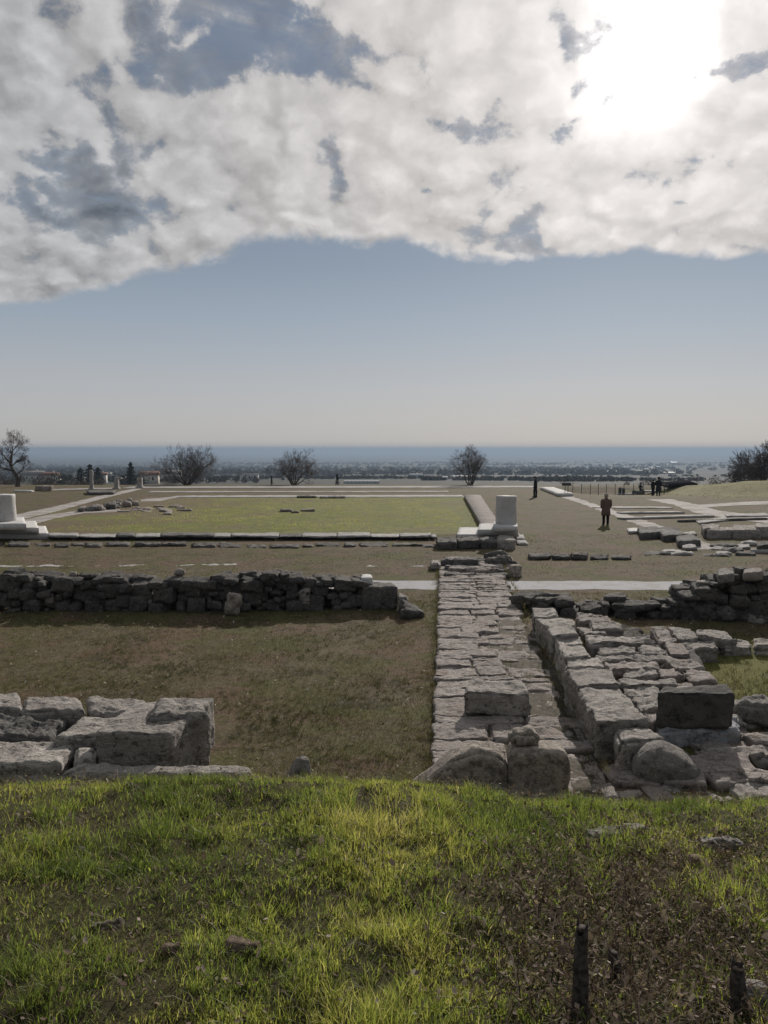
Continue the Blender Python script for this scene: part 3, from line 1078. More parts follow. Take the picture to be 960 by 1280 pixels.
mk('ashlar_block', place(V, (p_[0], p_[1] + .18, -.02), .1), F, M['stele'], label='small cubic dark block right of the stone heap near the gravel path', cat='block', group='loose ashlar blocks')

# ------------------------------------------------------------------ ashlar block row and platform on the right
t = empty('ashlar_wall', (*G(720, 900), 0), 'row of big squared ashlar blocks along the trench right of the paved road', 'wall')
row = [([(666, 759.5), (693, 758.5), (698, 769), (668, 771)], .50), ([(669, 772), (716, 773), (720, 781), (685, 783)], .52), ([(684, 782), (714, 780), (725, 793), (690, 795)], .55),
       ([(689, 796), (724, 795), (728, 806), (700, 808)], .48), ([(697, 809), (729, 806), (738, 821), (706, 823)], .56), ([(705, 824), (748, 823), (755, 834.5), (707, 835.5)], .50),
       ([(706, 837), (765, 837), (774, 856), (722, 859)], .57), ([(722, 860.5), (775, 858.5), (812, 898), (746, 901)], .55)]
for c, z in row:
    V, F = qstone(pq(c, z), -.1, z, res=.028, r=.022, amp=.020, chip=.10, strata=.016)
    mk('block', V, F, M['ashlar'], parent=t)
V, F = qstone(pq([(767, 911), (812, 912), (829, 926), (772, 929)], .42), -.06, .42, res=.03, r=.05, amp=.025, chip=.1, strata=.01)
mk('ashlar_block', V, F, M['ashlar'], label='squared block set against the near end of the ashlar row, left of the rounded stone', cat='block', group='loose ashlar blocks')

t = empty('stone_platform', (*G(800, 840), 0), 'broken platform of large flat slabs between the ashlar row and the green patch', 'platform')
plat = [([(731, 794), (806, 796), (821, 803), (736, 806)], .44), ([(747, 806), (797, 808), (800, 817), (752, 817)], .40), ([(799, 806), (826, 807), (836, 816), (802, 817)], .40),
        ([(744, 817), (790, 818), (793, 826), (750, 827)], .36), ([(792, 818), (836, 817), (846, 824), (796, 826)], .36),
        ([(757, 828), (821, 825), (828, 833.5), (760, 837)], .44), ([(780, 837), (818, 835), (822, 845), (779, 847)], .38), ([(770, 848), (843, 846), (848, 853), (775, 857)], .42),
        ([(822, 835), (850, 835), (858, 845), (826, 846)], .38), ([(776, 859), (824, 856), (832, 868), (786, 871)], .38), ([(824, 855), (866, 853), (872, 862), (830, 866)], .36),
        ([(788, 872), (826, 869), (832, 884), (800, 888)], .37), ([(802, 889), (834, 885), (838, 899), (815, 902)], .34),
        ([(828, 825), (862, 825), (880, 836), (846, 838)], .40), ([(852, 836), (882, 837), (896, 851), (862, 851)], .40),
        ([(812, 784), (832, 785), (847, 801), (826, 803)], .42), ([(833, 785), (862, 785), (876, 797), (850, 799)], .36), ([(868, 787), (906, 789), (922, 798), (874, 798)], .34),
        ([(852, 800), (894, 801), (897, 809), (858, 811)], .30), ([(898, 800), (935, 801), (940, 808), (902, 809)], .18), ([(830, 804), (856, 804), (864, 816), (838, 817)], .38),
        ([(720, 766), (760, 769), (764, 777), (722, 776)], .38), ([(735, 776), (775, 778), (779, 787), (738, 787)], .40), ([(722, 783), (752, 786), (756, 793), (728, 793)], .36),
        ([(942, 800), (975, 800), (985, 808), (945, 809)], .16)]
for c, z in plat:
    V, F = qstone(pq(c, z), -.08, z, res=.032, r=.022, amp=.030, chip=.11, strata=.016)
    mk('slab', V, F, M['ashlar' if rs.random() < .7 else 'paving'], parent=t)
V, F = qstone(pq([(725, 770), (800, 785), (838, 905), (775, 905)], .26), -.08, .27, res=.07, r=.05, amp=.05, chip=.1, freq=7)
mk('core', V, F, M['rubble'], parent=t)
V, F = qstone(pq([(800, 790), (862, 792), (885, 850), (838, 858)], .26), -.08, .25, res=.07, r=.05, amp=.05, chip=.1, freq=7)
mk('core', V, F, M['rubble'], parent=t)

# near end: black block, bluish slab, rosy slab, rounded stone
V, F = qstone(pq([(830, 856), (908, 857), (917, 867), (821, 866)], .78), .24, .78, res=.03, r=.03, amp=.018, chip=.08)
mk('ashlar_block', V, F, M['blackstone'], label='big black squared block standing on a bluish slab of the platform', cat='block', group='loose ashlar blocks')
V, F = qstone(pq([(818, 893), (924, 893), (928, 911), (824, 916)], .24), -.06, .24, res=.035, r=.06, amp=.03, chip=.1)
mk('stone_slab', V, F, M['bluestone'], label='bluish pale slab carrying the big black block', cat='slab', group='loose slabs around the forum')
V, F = qstone(pq([(852, 942), (930, 938), (948, 962), (876, 967)], .14), -.06, .14, res=.035, r=.04, amp=.02)
mk('stone_slab', V, F, M['rose'], label='rosy flat slab in front of the bluish slab, right of the rounded stone', cat='slab', group='loose slabs around the forum')


def round_top(u, v):
    return 1 - .62 * np.clip(u - .42, 0, 1) - .10 * np.clip(.3 - u, 0, 1)


V, F = qstone(pq([(794, 958), (864, 958), (884, 985), (788, 982)], 0), -.12, .46, res=.026, r=.27, amp=.016, chip=.0, freq=4, top=round_top)
mk('boulder', V, F, M['boulder'], label='large rounded grey stone at the near end of the ashlar row', cat='boulder', group='loose boulders')

t = empty('stone_pavement', (*G(850, 980), 0), 'rough irregular paving stones at the foot of the grassy bank', 'flagstones')
rs = random.Random(77)
cells = []
for yy in np.arange(8.75, 11.6, .40):
    xx = 2.28 if yy < 9.3 else 2.9
    while xx < 6.4:
        w = rs.uniform(.4, .95)
        cells.append((xx, yy, w, rs.uniform(.36, .44)))
        xx += w + .03
for (xx, yy, w, d_) in cells:
    if 2.95 < xx + w / 2 < 4.6 and yy > 9.75:
        continue
    if xx + w / 2 > 4.95 and yy > 11.2:
        continue
    zz = .05 + rs.uniform(-.04, .07)
    c = [(xx + rs.uniform(-.06, .06), yy + d_ + rs.uniform(-.08, .08)), (xx + w + rs.uniform(-.06, .06), yy + d_ + rs.uniform(-.08, .08)), (xx + w + rs.uniform(-.06, .06), yy + rs.uniform(-.08, .08)), (xx + rs.uniform(-.06, .06), yy + rs.uniform(-.08, .08))]
    V, F = qstone(c, -.1, zz, res=.034, r=.022, amp=.026, chip=.1, strata=.012)
    mk('paving_stone', V, F, M['paving' if rs.random() < .7 else 'ashlar'], parent=t)
for px, py, w_, d_, h_, lb in ((921, 893, .35, .3, .22, 'small dark boulder at the corner of the green patch, left of two others'), (945, 906, .55, .5, .42, 'large grey boulder right of the bluish slab'), (952, 890, .4, .35, .25, 'pale small boulder behind the large grey one beside the green patch'),
                               (952, 955, .35, .3, .16, 'flat pale boulder right of the rosy slab')):
    p_ = G(px, py)
    V, F = stone(w_, d_, h_, r=.14, amp=.04, res=.035)
    mk('boulder', place(V, (*p_, -.03), px), F, M['boulder' if w_ > .36 else 'ashlar'], label=lb, cat='boulder', group='loose boulders')

# trench floor between road and block row
sheet('trench_floor', [(np.array([2.85, 9.3]), np.array([3.05, 9.3])), (np.array([3.0, 12]), np.array([3.2, 12])), (np.array([3.1, 18]), np.array([3.35, 18]))], M['soil'], z=.008)

# ------------------------------------------------------------------ stones on the road near the bank
V, F = qstone(pq([(586, 851), (652, 850), (662, 866), (580, 866)], .46), .09, .46, res=.026, r=.025, amp=.02, chip=.09, strata=.014)
mk('ashlar_block', V, F, M['ashlar'], label='squared grey block lying on the paved road', cat='block', group='loose ashlar blocks')


def slant(u, v):
    return np.interp(u, [0, .12, .45, .7, .88, 1], [.12, .30, .82, 1.0, .96, .80]) - .04 * (1 - v)


a, b = D(505, 8.75), D(637, 8.75)
V, F = qstone([(a[0] + .02, 9.22), (b[0] + .01, 9.22), (b[0], 8.82), (a[0], 8.9)], -.05, .62, res=.03, r=.09, amp=.022, chip=.06, top=slant)
mk('stone_slab', V, F, M['stele'], label='slanting round-shouldered slab at the near end of the road, left of its upright twin', cat='slab', group='pair of standing slabs at the road end')


def shoulders(u, v):
    return np.interp(u, [0, .05, .15, .82, .93, 1], [.90, .97, 1.0, 1.0, .95, .84])


a, b = D(637, 8.75), D(713, 8.75)
V, F = qstone([(a[0] + .02, 9.14), (b[0] + .01, 9.14), (b[0], 8.76), (a[0], 8.80)], -.05, .64, res=.03, r=.06, amp=.014, chip=.05, top=shoulders)
mk('stone_slab', V, F, M['stele'], label='upright brown slab with rounded shoulders at the near end of the road', cat='slab', group='pair of standing slabs at the road end')
a = D(656, 9.02, .7)
V, F = stone(.36, .30, .25, r=.13, amp=.025, res=.025)
mk('boulder', place(V, (a[0], 9.02, .60), .2), F, M['stele'], label='dark rounded stone perched on top of the upright brown slab', cat='boulder', group='loose boulders')

# ------------------------------------------------------------------ ruin on the left
def fstone(name, label, c4, z0, z1, mt, **k):
    kw = dict(res=.026, r=.07, amp=.018, chip=.05, strata=.007)
    kw.update(k)
    V, F = qstone(c4, z0, z1, **kw)
    return mk(name, V, F, M[mt], label=label, cat='block', group='big blocks of the ruin by the grassy bank')


P3 = lambda px, y, z: D(px, y, z)
fstone('ashlar_block', 'big corner block with dark front and pale right face, ending the left ruin', [D(170, 10.6), D(270, 10.6), D(219, 9.30), D(122, 9.35)], -.08, .66, 'ashlar', r=.03, amp=.014, chip=.06, top=lambda u, v: .97 + .08 * u * v)
fstone('ashlar_block', 'long pale slab lying lowest in front of the left ruin, beside the grass', [D(100, 9.12, .36), D(312, 8.98, .36), D(322, 8.72, .36), D(72, 8.78, .36)], -.05, .38, 'ashlar', r=.075)
fstone('ashlar_block', 'lumpy pale block sitting behind the corner block of the left ruin', [G(196, 871, .78), G(250, 870, .78), G(262, 886, .78), G(182, 892, .78)], -.05, .76, 'ashlar', r=.10, amp=.02)
fstone('ashlar_block', 'smooth pale slab in the middle of the left ruin', [G(102, 893, .5), G(174, 893, .5), G(152, 917, .5), G(67, 920, .5)], .0, .50, 'ashlar', r=.075)
fstone('ashlar_block', 'dark-topped back block of the left ruin between the long and lumpy ones', [G(106, 872, .5), G(182, 874, .5), G(188, 893, .5), G(112, 890, .5)], -.05, .52, 'ashlar', r=.075, amp=.022)
fstone('ashlar_block', 'long back block of the left ruin left of the dark-topped one', [G(30, 870, .5), G(100, 871, .5), G(106, 889, .5), G(26, 890, .5)], -.05, .52, 'ashlar', r=.075)
fstone('ashlar_block', 'back block of the left ruin cut by the photo edge', [G(-70, 866, .5), G(22, 866, .5), G(26, 886, .5), G(-70, 886, .5)], -.05, .50, 'ashlar', r=.075)
fstone('ashlar_block', 'blackened block in the left ruin, in front of the back row', [G(-60, 893, .46), G(84, 893, .46), G(64, 916, .46), G(-60, 918, .46)], -.05, .46, 'lowwall', r=.075, amp=.04)
fstone('ashlar_block', 'streaky pale front block of the left ruin left of the lowest slab', [G(-60, 929, .36), G(92, 930, .36), G(76, 956, .36), G(-60, 960, .36)], -.05, .38, 'ashlar', r=.06, strata=.018)
fstone('ashlar_block', 'small stone wedged between the middle slab and the corner block', [G(94, 933, .38), G(122, 934, .38), G(118, 948, .38), G(90, 950, .38)], -.05, .40, 'ashlar', r=.075)
V, F = qstone([D(120, 10.6), D(250, 10.6), D(215, 9.5), D(-80, 9.4)], -.05, .24, res=.08, r=.05, amp=.05)
mk('earth_fill', V, F, M['soil'], kind='structure')
p_ = G(370, 985)
V, F = stone(.36, .26, .27, r=.05, amp=.03, res=.024)
V[:, :2] *= (1 - .55 * np.clip(V[:, 2:3] / .27, 0, 1))
V[:, 0] += .25 * V[:, 2]
mk('boulder', place(V, (p_[0], p_[1] + .1, .02), .5), F, M['boulder'], label='small lone grey rock at the top of the grassy bank', cat='boulder', group='loose boulders')

# ------------------------------------------------------------------ bare trees


def unit(v):
    return v / (np.linalg.norm(v) + 1e-9)


def branches(rs, stems, limbs, twigs, maxl=4, kids=(5, 5, 4, 4), ratio=.60, ang=(25, 55), up=.05, twig_r=.009, wob=.15):
    stack = list(stems)
    while stack:
        pos, d, L, r, lv = stack.pop()
        n = 5 if lv < 2 else 4
        pts = [pos]
        dd = d
        for i in range(n - 1):
            dd = unit(dd + np.array([rs.gauss(0, wob), rs.gauss(0, wob), rs.gauss(0, wob * .7) + up]))
            pts.append(pts[-1] + dd * L / (n - 1))
        r1 = max(r * .42, twig_r * .7)
        V, F = tube(pts, np.linspace(r, r1, n), 6 if lv < 2 else 3, False)
        (limbs if lv < 2 else twigs).add(V, F)
        if lv >= maxl:
            continue
        for k in range(kids[lv]):
            t = rs.uniform(.30, 1.0) if k else 1.0
            f = t * (n - 1)
            i = min(int(f), n - 2)
            q = pts[i] + (pts[i + 1] - pts[i]) * (f - i)
            lf = .8 if not k else 1.0
            ax = unit(pts[i + 1] - pts[i])
            p = unit(np.cross(ax, np.array([rs.gauss(0, 1), rs.gauss(0, 1), rs.gauss(0, 1)])))
            a = R(rs.uniform(*ang)) * (1 if k else .4)
            nd = unit(ax * math.cos(a) + p * math.sin(a))
            stack.append((q, nd, L * ratio * lf * rs.uniform(.75, 1.2), max(r * (1 - .5 * t) * .55, twig_r), lv + 1))


def shrub_tree(label, px, ydist, height, half_w, stems, seed, group='bare trees along the edge of the terrace', dz=0.0, fan=50, **kw):
    rs = random.Random(seed)
    x = D(px, ydist)[0]
    z = float(H(x, ydist)) + dz
    t = empty('bare_tree', (x, ydist, z), label, 'tree', group)
    li, tw = MB(), MB()
    st = []
    for i in range(stems):
        az = i * 2.399 + rs.uniform(-.3, .3)
        pol = R(fan) * math.sqrt((i + .5) / stems)
        d = np.array([math.sin(pol) * math.cos(az), math.sin(pol) * math.sin(az), math.cos(pol)])
        b = np.array([x + .16 * math.cos(az), ydist + .16 * math.sin(az), z - .12])
        L = .60 * math.hypot(height * math.cos(pol), half_w * math.sin(pol) * 1.15)
        st.append((b, d, L, .085 * height / 4.3, 0))
    branches(rs, st, li, tw, **kw)
    li.build('trunk', M['bark'], parent=t)
    tw.build('crown', M['twig'], parent=t)
    return t


shrub_tree('wide dome-shaped bare tree of many stems at the terrace edge', 234, 92, 4.7, 3.2, 13, 4, fan=64)
shrub_tree('slighter bare tree with open crown at the terrace edge, left of the small dark cypress', 367, 92, 4.3, 2.4, 9, 15, fan=56)
shrub_tree('bare tree with narrow foot and rounded crown at the terrace edge, beyond the raised walk', 588, 90, 4.5, 2.4, 7, 23, fan=42)
for i, (px, yd, h_, hw, lb) in enumerate(((962, 92, 5.6, 3.8, 'big dense bare tree behind the grassy mound, nearer the shelter'), (1010, 92, 6.6, 4.6, 'tallest bare tree behind the grassy mound, cut by the photo edge'), (936, 96, 3.6, 2.2, 'lower bush-like bare tree at the left flank of the big one behind the mound'))):
    shrub_tree(lb, px, yd, h_, hw, 11, 40 + i, fan=60, twig_r=.02, dz=-.2)

# crooked tree at the far left
rs = random.Random(12)
yd = 84.0
t = empty('bare_tree', (*D(22, yd), 0), 'crooked bare tree with a twisted trunk at the far left', 'tree', 'bare trees along the edge of the terrace')
zpx = lambda py: CAM_Z - yd * math.tan(PITCH + math.atan((py - 640) / FPX))
P2 = lambda px, py, dy=0: np.array([*D(px, yd + dy), zpx(py)])
trunk = [P2(22.5, 613.5), P2(22.5, 606), P2(23.5, 600), P2(21, 593.5), P2(17, 588), P2(15, 583)]
li, tw = MB(), MB()
V, F = tube(trunk, [.36, .27, .25, .22, .19, .15], 9)
li.add(V, F)
V, F = tube([P2(23.5, 602), P2(26, 599), P2(26.5, 595)], [.17, .14, .10], 7)
li.add(V, F)
st = [(trunk[-1], unit(np.array([-.5, .1, .8])), 2.1, .12, 0), (trunk[-1], unit(np.array([.5, -.2, .9])), 2.2, .12, 0), (trunk[-2], unit(np.array([-1, .2, .35])), 2.0, .10, 0),
      (trunk[-1], unit(np.array([.15, .5, 1])), 2.3, .11, 0), (trunk[-3], unit(np.array([.9, .3, .65])), 1.3, .08, 0), (trunk[-2], unit(np.array([-.6, -.4, .2])), 1.5, .08, 0), (np.array(trunk[-1]), unit(np.array([.9, .1, .5])), 1.5, .09, 0)]
branches(rs, st, li, tw, kids=(5, 5, 5, 4), ratio=.6, up=.04, wob=.22)
li.build('trunk', M['bark'], parent=t)
tw.build('crown', M['twig'], parent=t)

# ------------------------------------------------------------------ evergreens and undergrowth


def tri_cloud(rs_, pts, size, flat=.0):
    n = len(pts)
    a = rs_.normal(size=(n, 3))
    a /= np.linalg.norm(a, axis=1)[:, None]
    b = np.cross(a, rs_.normal(size=(n, 3)))
    b /= np.linalg.norm(b, axis=1)[:, None]
    s = size * rs_.uniform(.5, 1.3, n)[:, None]
    V = np.stack([pts - a * s * .6, pts + a * s * .6 + b * s * .2, pts + b * s * .9], 1).reshape(-1, 3)
    return V, np.arange(n * 3).reshape(-1, 3)


def conifer(label, px, yd, h, w, seed, cat='tree', name='conifer', cone=1.0, zb=None, n=1500, group=None):
    r_ = np.random.default_rng(seed)
    x = D(px, yd)[0]
    z = float(H(x, yd))
    t = empty(name, (x, yd, z), label, cat, group)
    u = r_.uniform(.04, 1, n) ** .8
    rad = (1 - u) ** cone * (.75 + .35 * np.sin(u * 40 + r_.uniform(0, 6)))
    rad = np.maximum(rad, .05) * w / 2 * r_.uniform(.35, 1.0, n) ** .5
    a = r_.uniform(0, 6.283, n)
    ph = .8 + .3 * np.sin(a * 3 + seed)
    P = np.stack([x + rad * ph * np.cos(a), yd + rad * ph * np.sin(a), z + h * (.06 + .94 * u)], -1)
    V, F = tube([(x, yd, z - .2), (x, yd, z + h * .5), (x, yd, z + h * .95)], [h * .03, h * .018, h * .004], 7)
    mk('trunk', V, F, M['bark'], parent=t)
    V, F = tri_cloud(r_, P, h * .055)
    mk('crown', V, F, M['needle'], parent=t, smooth=False)
    return t


gE = 'evergreens below the terrace'
conifer('dark broad evergreen, leftmost of the three close evergreens below the terrace', 100, 270, 6.6, 6.2, 1, cone=.45, group=gE)
conifer('tallest dark evergreen in the middle of the three close evergreens', 112, 280, 8.0, 6.0, 2, cone=.5, group=gE)
conifer('dark evergreen at the right of the three close evergreens', 122, 285, 7.0, 5.6, 3, cone=.45, group=gE)
conifer('lone dark evergreen with pointed top between two standing pillars', 163, 260, 8.4, 5.2, 5, cone=.6, group=gE)
conifer('small dark cypress just beyond the far white kerb', 421.5, 97, 1.6, .9, 7, cone=.7, name='cypress', n=700, group='young cypresses beyond the kerb')
conifer('slim young cypress just beyond the far kerb, left of a bare tree', 339.5, 96, 1.35, .42, 8, cone=.5, name='cypress', n=500, group='young cypresses beyond the kerb')


def wood(name, n, px_rng, y_rng, h_rng, tris, seed, tri, mat='wood_far', mask=None):
    r_ = np.random.default_rng(seed)
    px = r_.uniform(*px_rng, n)
    yd = np.exp(r_.uniform(math.log(y_rng[0]), math.log(y_rng[1]), n))
    x = (px - 480) / FPX * yd
    keep = fb2(x / 60, yd / 60, seed, 3) > -.15 if mask is None else mask(x, yd)
    x, yd = x[keep], yd[keep]
    z = H(x, yd)
    h = r_.uniform(*h_rng, len(x))
    P = r_.normal(size=(len(x), tris, 3))
    P /= np.linalg.norm(P, axis=2)[:, :, None]
    P *= r_.uniform(.2, 1, (len(x), tris, 1)) ** .4
    P = P * (h[:, None, None] * np.array([.55, .55, .48])) + np.stack([x, yd, z + h * .52], -1)[:, None]
    V, F = tri_cloud(r_, P.reshape(-1, 3), tri)
    return mk(name, V, F, M[mat], smooth=False, origin=(0, 0, 0), kind='stuff')


wood('woodland', 620, (-500, 330), (240, 900), (2.2, 5.5), 130, 4, .6)
def hedgerows(n, y_rng, seed, hr=(4, 9), tri=3.4, nt=26):
    r_ = np.random.default_rng(seed)
    X_, Y_ = [], []
    for _ in range(n):
        yd = math.exp(r_.uniform(math.log(y_rng[0]), math.log(y_rng[1])))
        x0 = r_.uniform(-1.1, 1.2) * yd * .55
        L_ = r_.uniform(.03, .16) * yd
        k = int(r_.integers(14, 60))
        q = r_.uniform(-1, 1, k)
        a_ = r_.normal(0, .18)
        X_.append(x0 + q * L_)
        Y_.append(yd + q * L_ * math.tan(a_) + r_.normal(0, 6, k))
    x, yd = np.concatenate(X_), np.concatenate(Y_)
    z = H(x, yd)
    h = r_.uniform(*hr, len(x))
    P = r_.normal(size=(len(x), nt, 3))
    P /= np.linalg.norm(P, axis=2)[:, :, None]
    P *= r_.uniform(.2, 1, (len(x), nt, 1)) ** .4
    P = P * (h[:, None, None] * np.array([.7, .6, .46])) + np.stack([x, yd, z + h * .46], -1)[:, None]
    V, F = tri_cloud(r_, P.reshape(-1, 3), tri)
    mk('woodland', V, F, M['wood_far'], smooth=False, origin=(0, 0, 0), kind='stuff')


hedgerows(105, (1000, 5500), 6)
hedgerows(30, (480, 1000), 16, (1.6, 3.6), 1.1, 60)
wood('undergrowth', 120, (-160, 130), (88, 112), (.5, 1.3), 130, 9, .12, 'twig')
wood('undergrowth', 100, (700, 1150), (93, 120), (.6, 1.5), 130, 10, .13, 'twig')

# ------------------------------------------------------------------ village, greenhouses and far things


def house(label, px, yd, w, d, h, rot, wall, roof, flat=False, group='houses below the terrace'):
    x = D(px, yd)[0]
    z = float(H(x, yd))
    t = empty('house', (x, yd, z), label, 'house', group)
    c, s = math.cos(rot), math.sin(rot)

    def W(V):
        V = np.asarray(V, float)
        return np.stack([x + V[:, 0] * c - V[:, 1] * s, yd + V[:, 0] * s + V[:, 1] * c, z + V[:, 2]], -1)
    V, F = box(-w / 2, w / 2, -d / 2, d / 2, -1, h)
    mk('wall', W(V), F, M[wall], parent=t, smooth=False)
    if flat:
        V, F = box(-w / 2 - .3, w / 2 + .3, -d / 2 - .3, d / 2 + .3, h + .003, h + .35)
        mk('roof', W(V), F, M[roof], parent=t, smooth=False)
    else:
        e, hr = .5, w * .20
        V = [(-w / 2 - e, -d / 2 - e, h), (w / 2 + e, -d / 2 - e, h), (w / 2 + e, d / 2 + e, h), (-w / 2 - e, d / 2 + e, h), (-w / 2 - e, 0, h + hr), (w / 2 + e, 0, h + hr)]
        V = [(a, b, q + .003) for a, b, q in V]
        F = [np.array([[0, 1, 5, 4], [2, 3, 4, 5], [3, 2, 1, 0]]), np.array([[0, 4, 3], [1, 2, 5]])]
        rf = mk('roof', W(V), F, M[roof], parent=t, smooth=False)
        V, F = box(w * .2, w * .2 + .6, -.3, .3, h + hr * .7, h + hr + .8)
        mk('chimney', W(V), F, M['cream_wall'], parent=rf, smooth=False)
    nw = max(2, int(w / 3.2))
    for k in range(nw):
        cx = -w / 2 + (k + .5) * w / nw
        V, F = box(cx - .5, cx + .5, -d / 2 - .03, -d / 2 + .05, h * .42, h * .78)
        mk('window', W(V), F, M['glass'], parent=t, smooth=False)
    return t


house('white house with tiled roof peeping between evergreens and the tall thin pillar', 124, 430, 7, 7, 4.6, .2, 'white_wall', 'tile_roof')
house('small white house low between the tall pillar and the crooked tree', 96, 330, 4.2, 5, 3.0, -.2, 'white_wall', 'grey_roof')
house('cream house with tiled roof just right of the pillars', 186, 390, 9, 7, 4.6, .15, 'cream_wall', 'tile_roof')
house('small white shed between the two shorter pillars', 154, 330, 3.0, 4, 2.4, .1, 'white_wall', 'grey_roof')
house('white house with tiled roof half hidden near the crooked tree', 62, 420, 9, 7, 4.2, -.25, 'cream_wall', 'tile_roof')
house('flat-roofed white house farthest down the slope behind the evergreens', 132, 900, 11, 9, 5, .1, 'white_wall', 'grey_roof', True)
house('broad grey-roofed farmhouse behind the left kerb', 40, 520, 15, 8, 4.2, -.1, 'cream_wall', 'grey_roof')
house('pale house with grey roof right of the wide dome-shaped tree', 312, 560, 12, 8, 4.5, .1, 'white_wall', 'grey_roof', True)
house('long cream house behind the wide dome-shaped tree', 212, 640, 18, 9, 4.6, .05, 'cream_wall', 'grey_roof')


def hoop(label, px0, px1, yd, h, d, bays, rot=0.0):
    a, b = D(px0, yd), D(px1, yd)
    x, w = (a[0] + b[0]) / 2, b[0] - a[0]
    z = float(H(x, yd))
    t = empty('greenhouse', (x, yd, z), label, 'greenhouse', 'white greenhouses on the plain')
    prof = []
    n = 10
    for i in range(n + 1):
        an = math.pi * i / n
        prof.append((-d / 2 * math.cos(an), h * .45 + h * .55 * math.sin(an)))
    prof = [(-d / 2, -.6)] + prof + [(d / 2, -.6)]
    V = np.array([(sx * w / 2, p, q) for sx in (-1, 1) for p, q in prof])
    m_ = len(prof)
    F4 = np.array([[i, m_ + i, m_ + i + 1, i + 1] for i in range(m_ - 1)])[:, ::-1]
    V[:, 0] += x
    V[:, 1] += yd
    V[:, 2] += z
    mk('film_cover', V, F4, M['film'], parent=t)
    for sx in (-1, 1):
        Vc = np.vstack([V[:m_] if sx < 0 else V[m_:], [[x + sx * w / 2, yd, z]]])
        Tn = np.array([[i, i + 1, m_] for i in range(m_ - 1)])
        mk('end_wall', Vc, Tn, M['grey_roof'], parent=t, smooth=False)
    for k in range(bays + 1):
        xx = x - w / 2 + w * k / bays
        pts = [(xx, yd + p * 1.01, z + q * 1.01 + .03) for p, q in prof]
        V2, F2 = tube(pts, .06, 4)
        mk('rib', V2, F2, M['metal'], parent=t)
    return t


hoop('long white ribbed greenhouse just beyond the terrace between two bare trees', 430, 474, 390, 1.9, 7, 9)
hoop('small white greenhouse below the right-hand bare tree on the left side of it', 553, 560, 640, 3.0, 8, 3)
hoop('white greenhouse behind the trunk of the rounded bare tree', 566, 590, 620, 3.6, 9, 6)
hoop('white greenhouse farther out, left of the rounded bare tree', 512, 527, 900, 3.6, 9, 5)
hoop('very long thin white greenhouse far out above the man in dark clothes', 672, 720, 1450, 3.2, 9, 12)
hoop('short white greenhouse in front of the very long far one', 721, 729, 1250, 3.0, 9, 3)
hoop('white greenhouse far out above the woman in brown', 755, 775, 1450, 3.2, 9, 6)
hoop('long dim greenhouse far out above the two dark-clothed people', 806, 845, 1300, 2.6, 9, 9)
hoop('white building alone far out on the plain near the end of the pale road', 838, 846, 3800, 11, 40, 4)  # a bright distant glint, given the shape of a white building

pts = []
for px, py in ((786, 594.0), (796, 591.0), (806, 587.5), (817, 584.5), (833, 580.0)):
    pts.append(GT(px, py, 300))
for i in range(6):
    pass
V, F = [], []
for i, p in enumerate(pts):
    d_ = unit((pts[min(i + 1, len(pts) - 1)] - pts[max(i - 1, 0)]) * np.array([1, 1, 0]))
    s_ = np.array([d_[1], -d_[0], 0]) * (4 + 2.5 * i)
    for q in (p - s_, p + s_):
        V.append([q[0], q[1], float(H(q[0], q[1])) + 1.0])
F = np.array([[2 * i, 2 * i + 1, 2 * i + 3, 2 * i + 2] for i in range(len(pts) - 1)])
mk('road', V, F, M['pale_road'], kind='structure', origin=(0, 0, 0))

# ------------------------------------------------------------------ pillars, fence, sign, shelters


def pillar(label, px, base_py, w, h, cap=False):
    x, y = G(px, base_py)
    t = empty('stone_pillar', (x, y, 0), label, 'pillar', 'standing pillars by the far kerb')
    V, F = qstone([(x - w / 2, y + w), (x + w / 2, y + w), (x + w / 2, y), (x - w / 2, y)], -.05, h, res=.1, r=.03, amp=.012)
    mk('shaft', V, F, M['kerb'], parent=t)
    V, F = qstone([(x - w * .8, y + w * 1.3), (x + w * .8, y + w * 1.3), (x + w * .8, y - w * .3), (x - w * .8, y - w * .3)], -.03, .16, res=.1, r=.02, amp=.008)
    mk('base', V, F, M['kerb'], parent=t)
    if cap:
        V, F = qstone([(x - w * .5, y + w), (x + w * 1.3, y + w), (x + w * 1.3, y + .05), (x - w * .5, y + .05)], h - .02, h + .14, res=.08, r=.02, amp=.008)
        mk('capital', V, F, M['kerb'], parent=t)
    return t


pillar('tall slim standing pillar, highest of the three by the far kerb', 114, 612, .32, 2.0)
pillar('short pillar with a projecting capital, between the other two pillars', 145, 611.5, .42, 1.05, True)
pillar('short plain thick pillar, rightmost of the three by the far kerb', 174, 610.5, .5, 1.1)
V, F = qstone(pq([(108, 613.2), (146, 612.8), (142, 615.5), (110, 616)], .22), -.02, .26, res=.2, r=.05, amp=.02)
mk('stone_slab', V, F, M['blackstone'], label='long low dark slab at the foot of the tall slim pillar', cat='slab', group='loose slabs around the forum')
for px, py, w_, h_, mt, lb in ((60, 614, .9, .55, 'rose', 'squat pinkish block between the crooked tree and the pillars'), (30, 615, 1.8, .2, 'marble', 'pale flat slab at the foot of the crooked tree'), (52, 613, 1.1, .5, 'rose', 'low rough pinkish block close to the crooked tree')):
    p_ = G(px, py)
    V, F = stone(w_, .6, h_, r=.06, amp=.03, res=.1)
    mk('ashlar_block', place(V, (*p_, -.03)), F, M[mt], label=lb, cat='block', group='loose ashlar blocks')

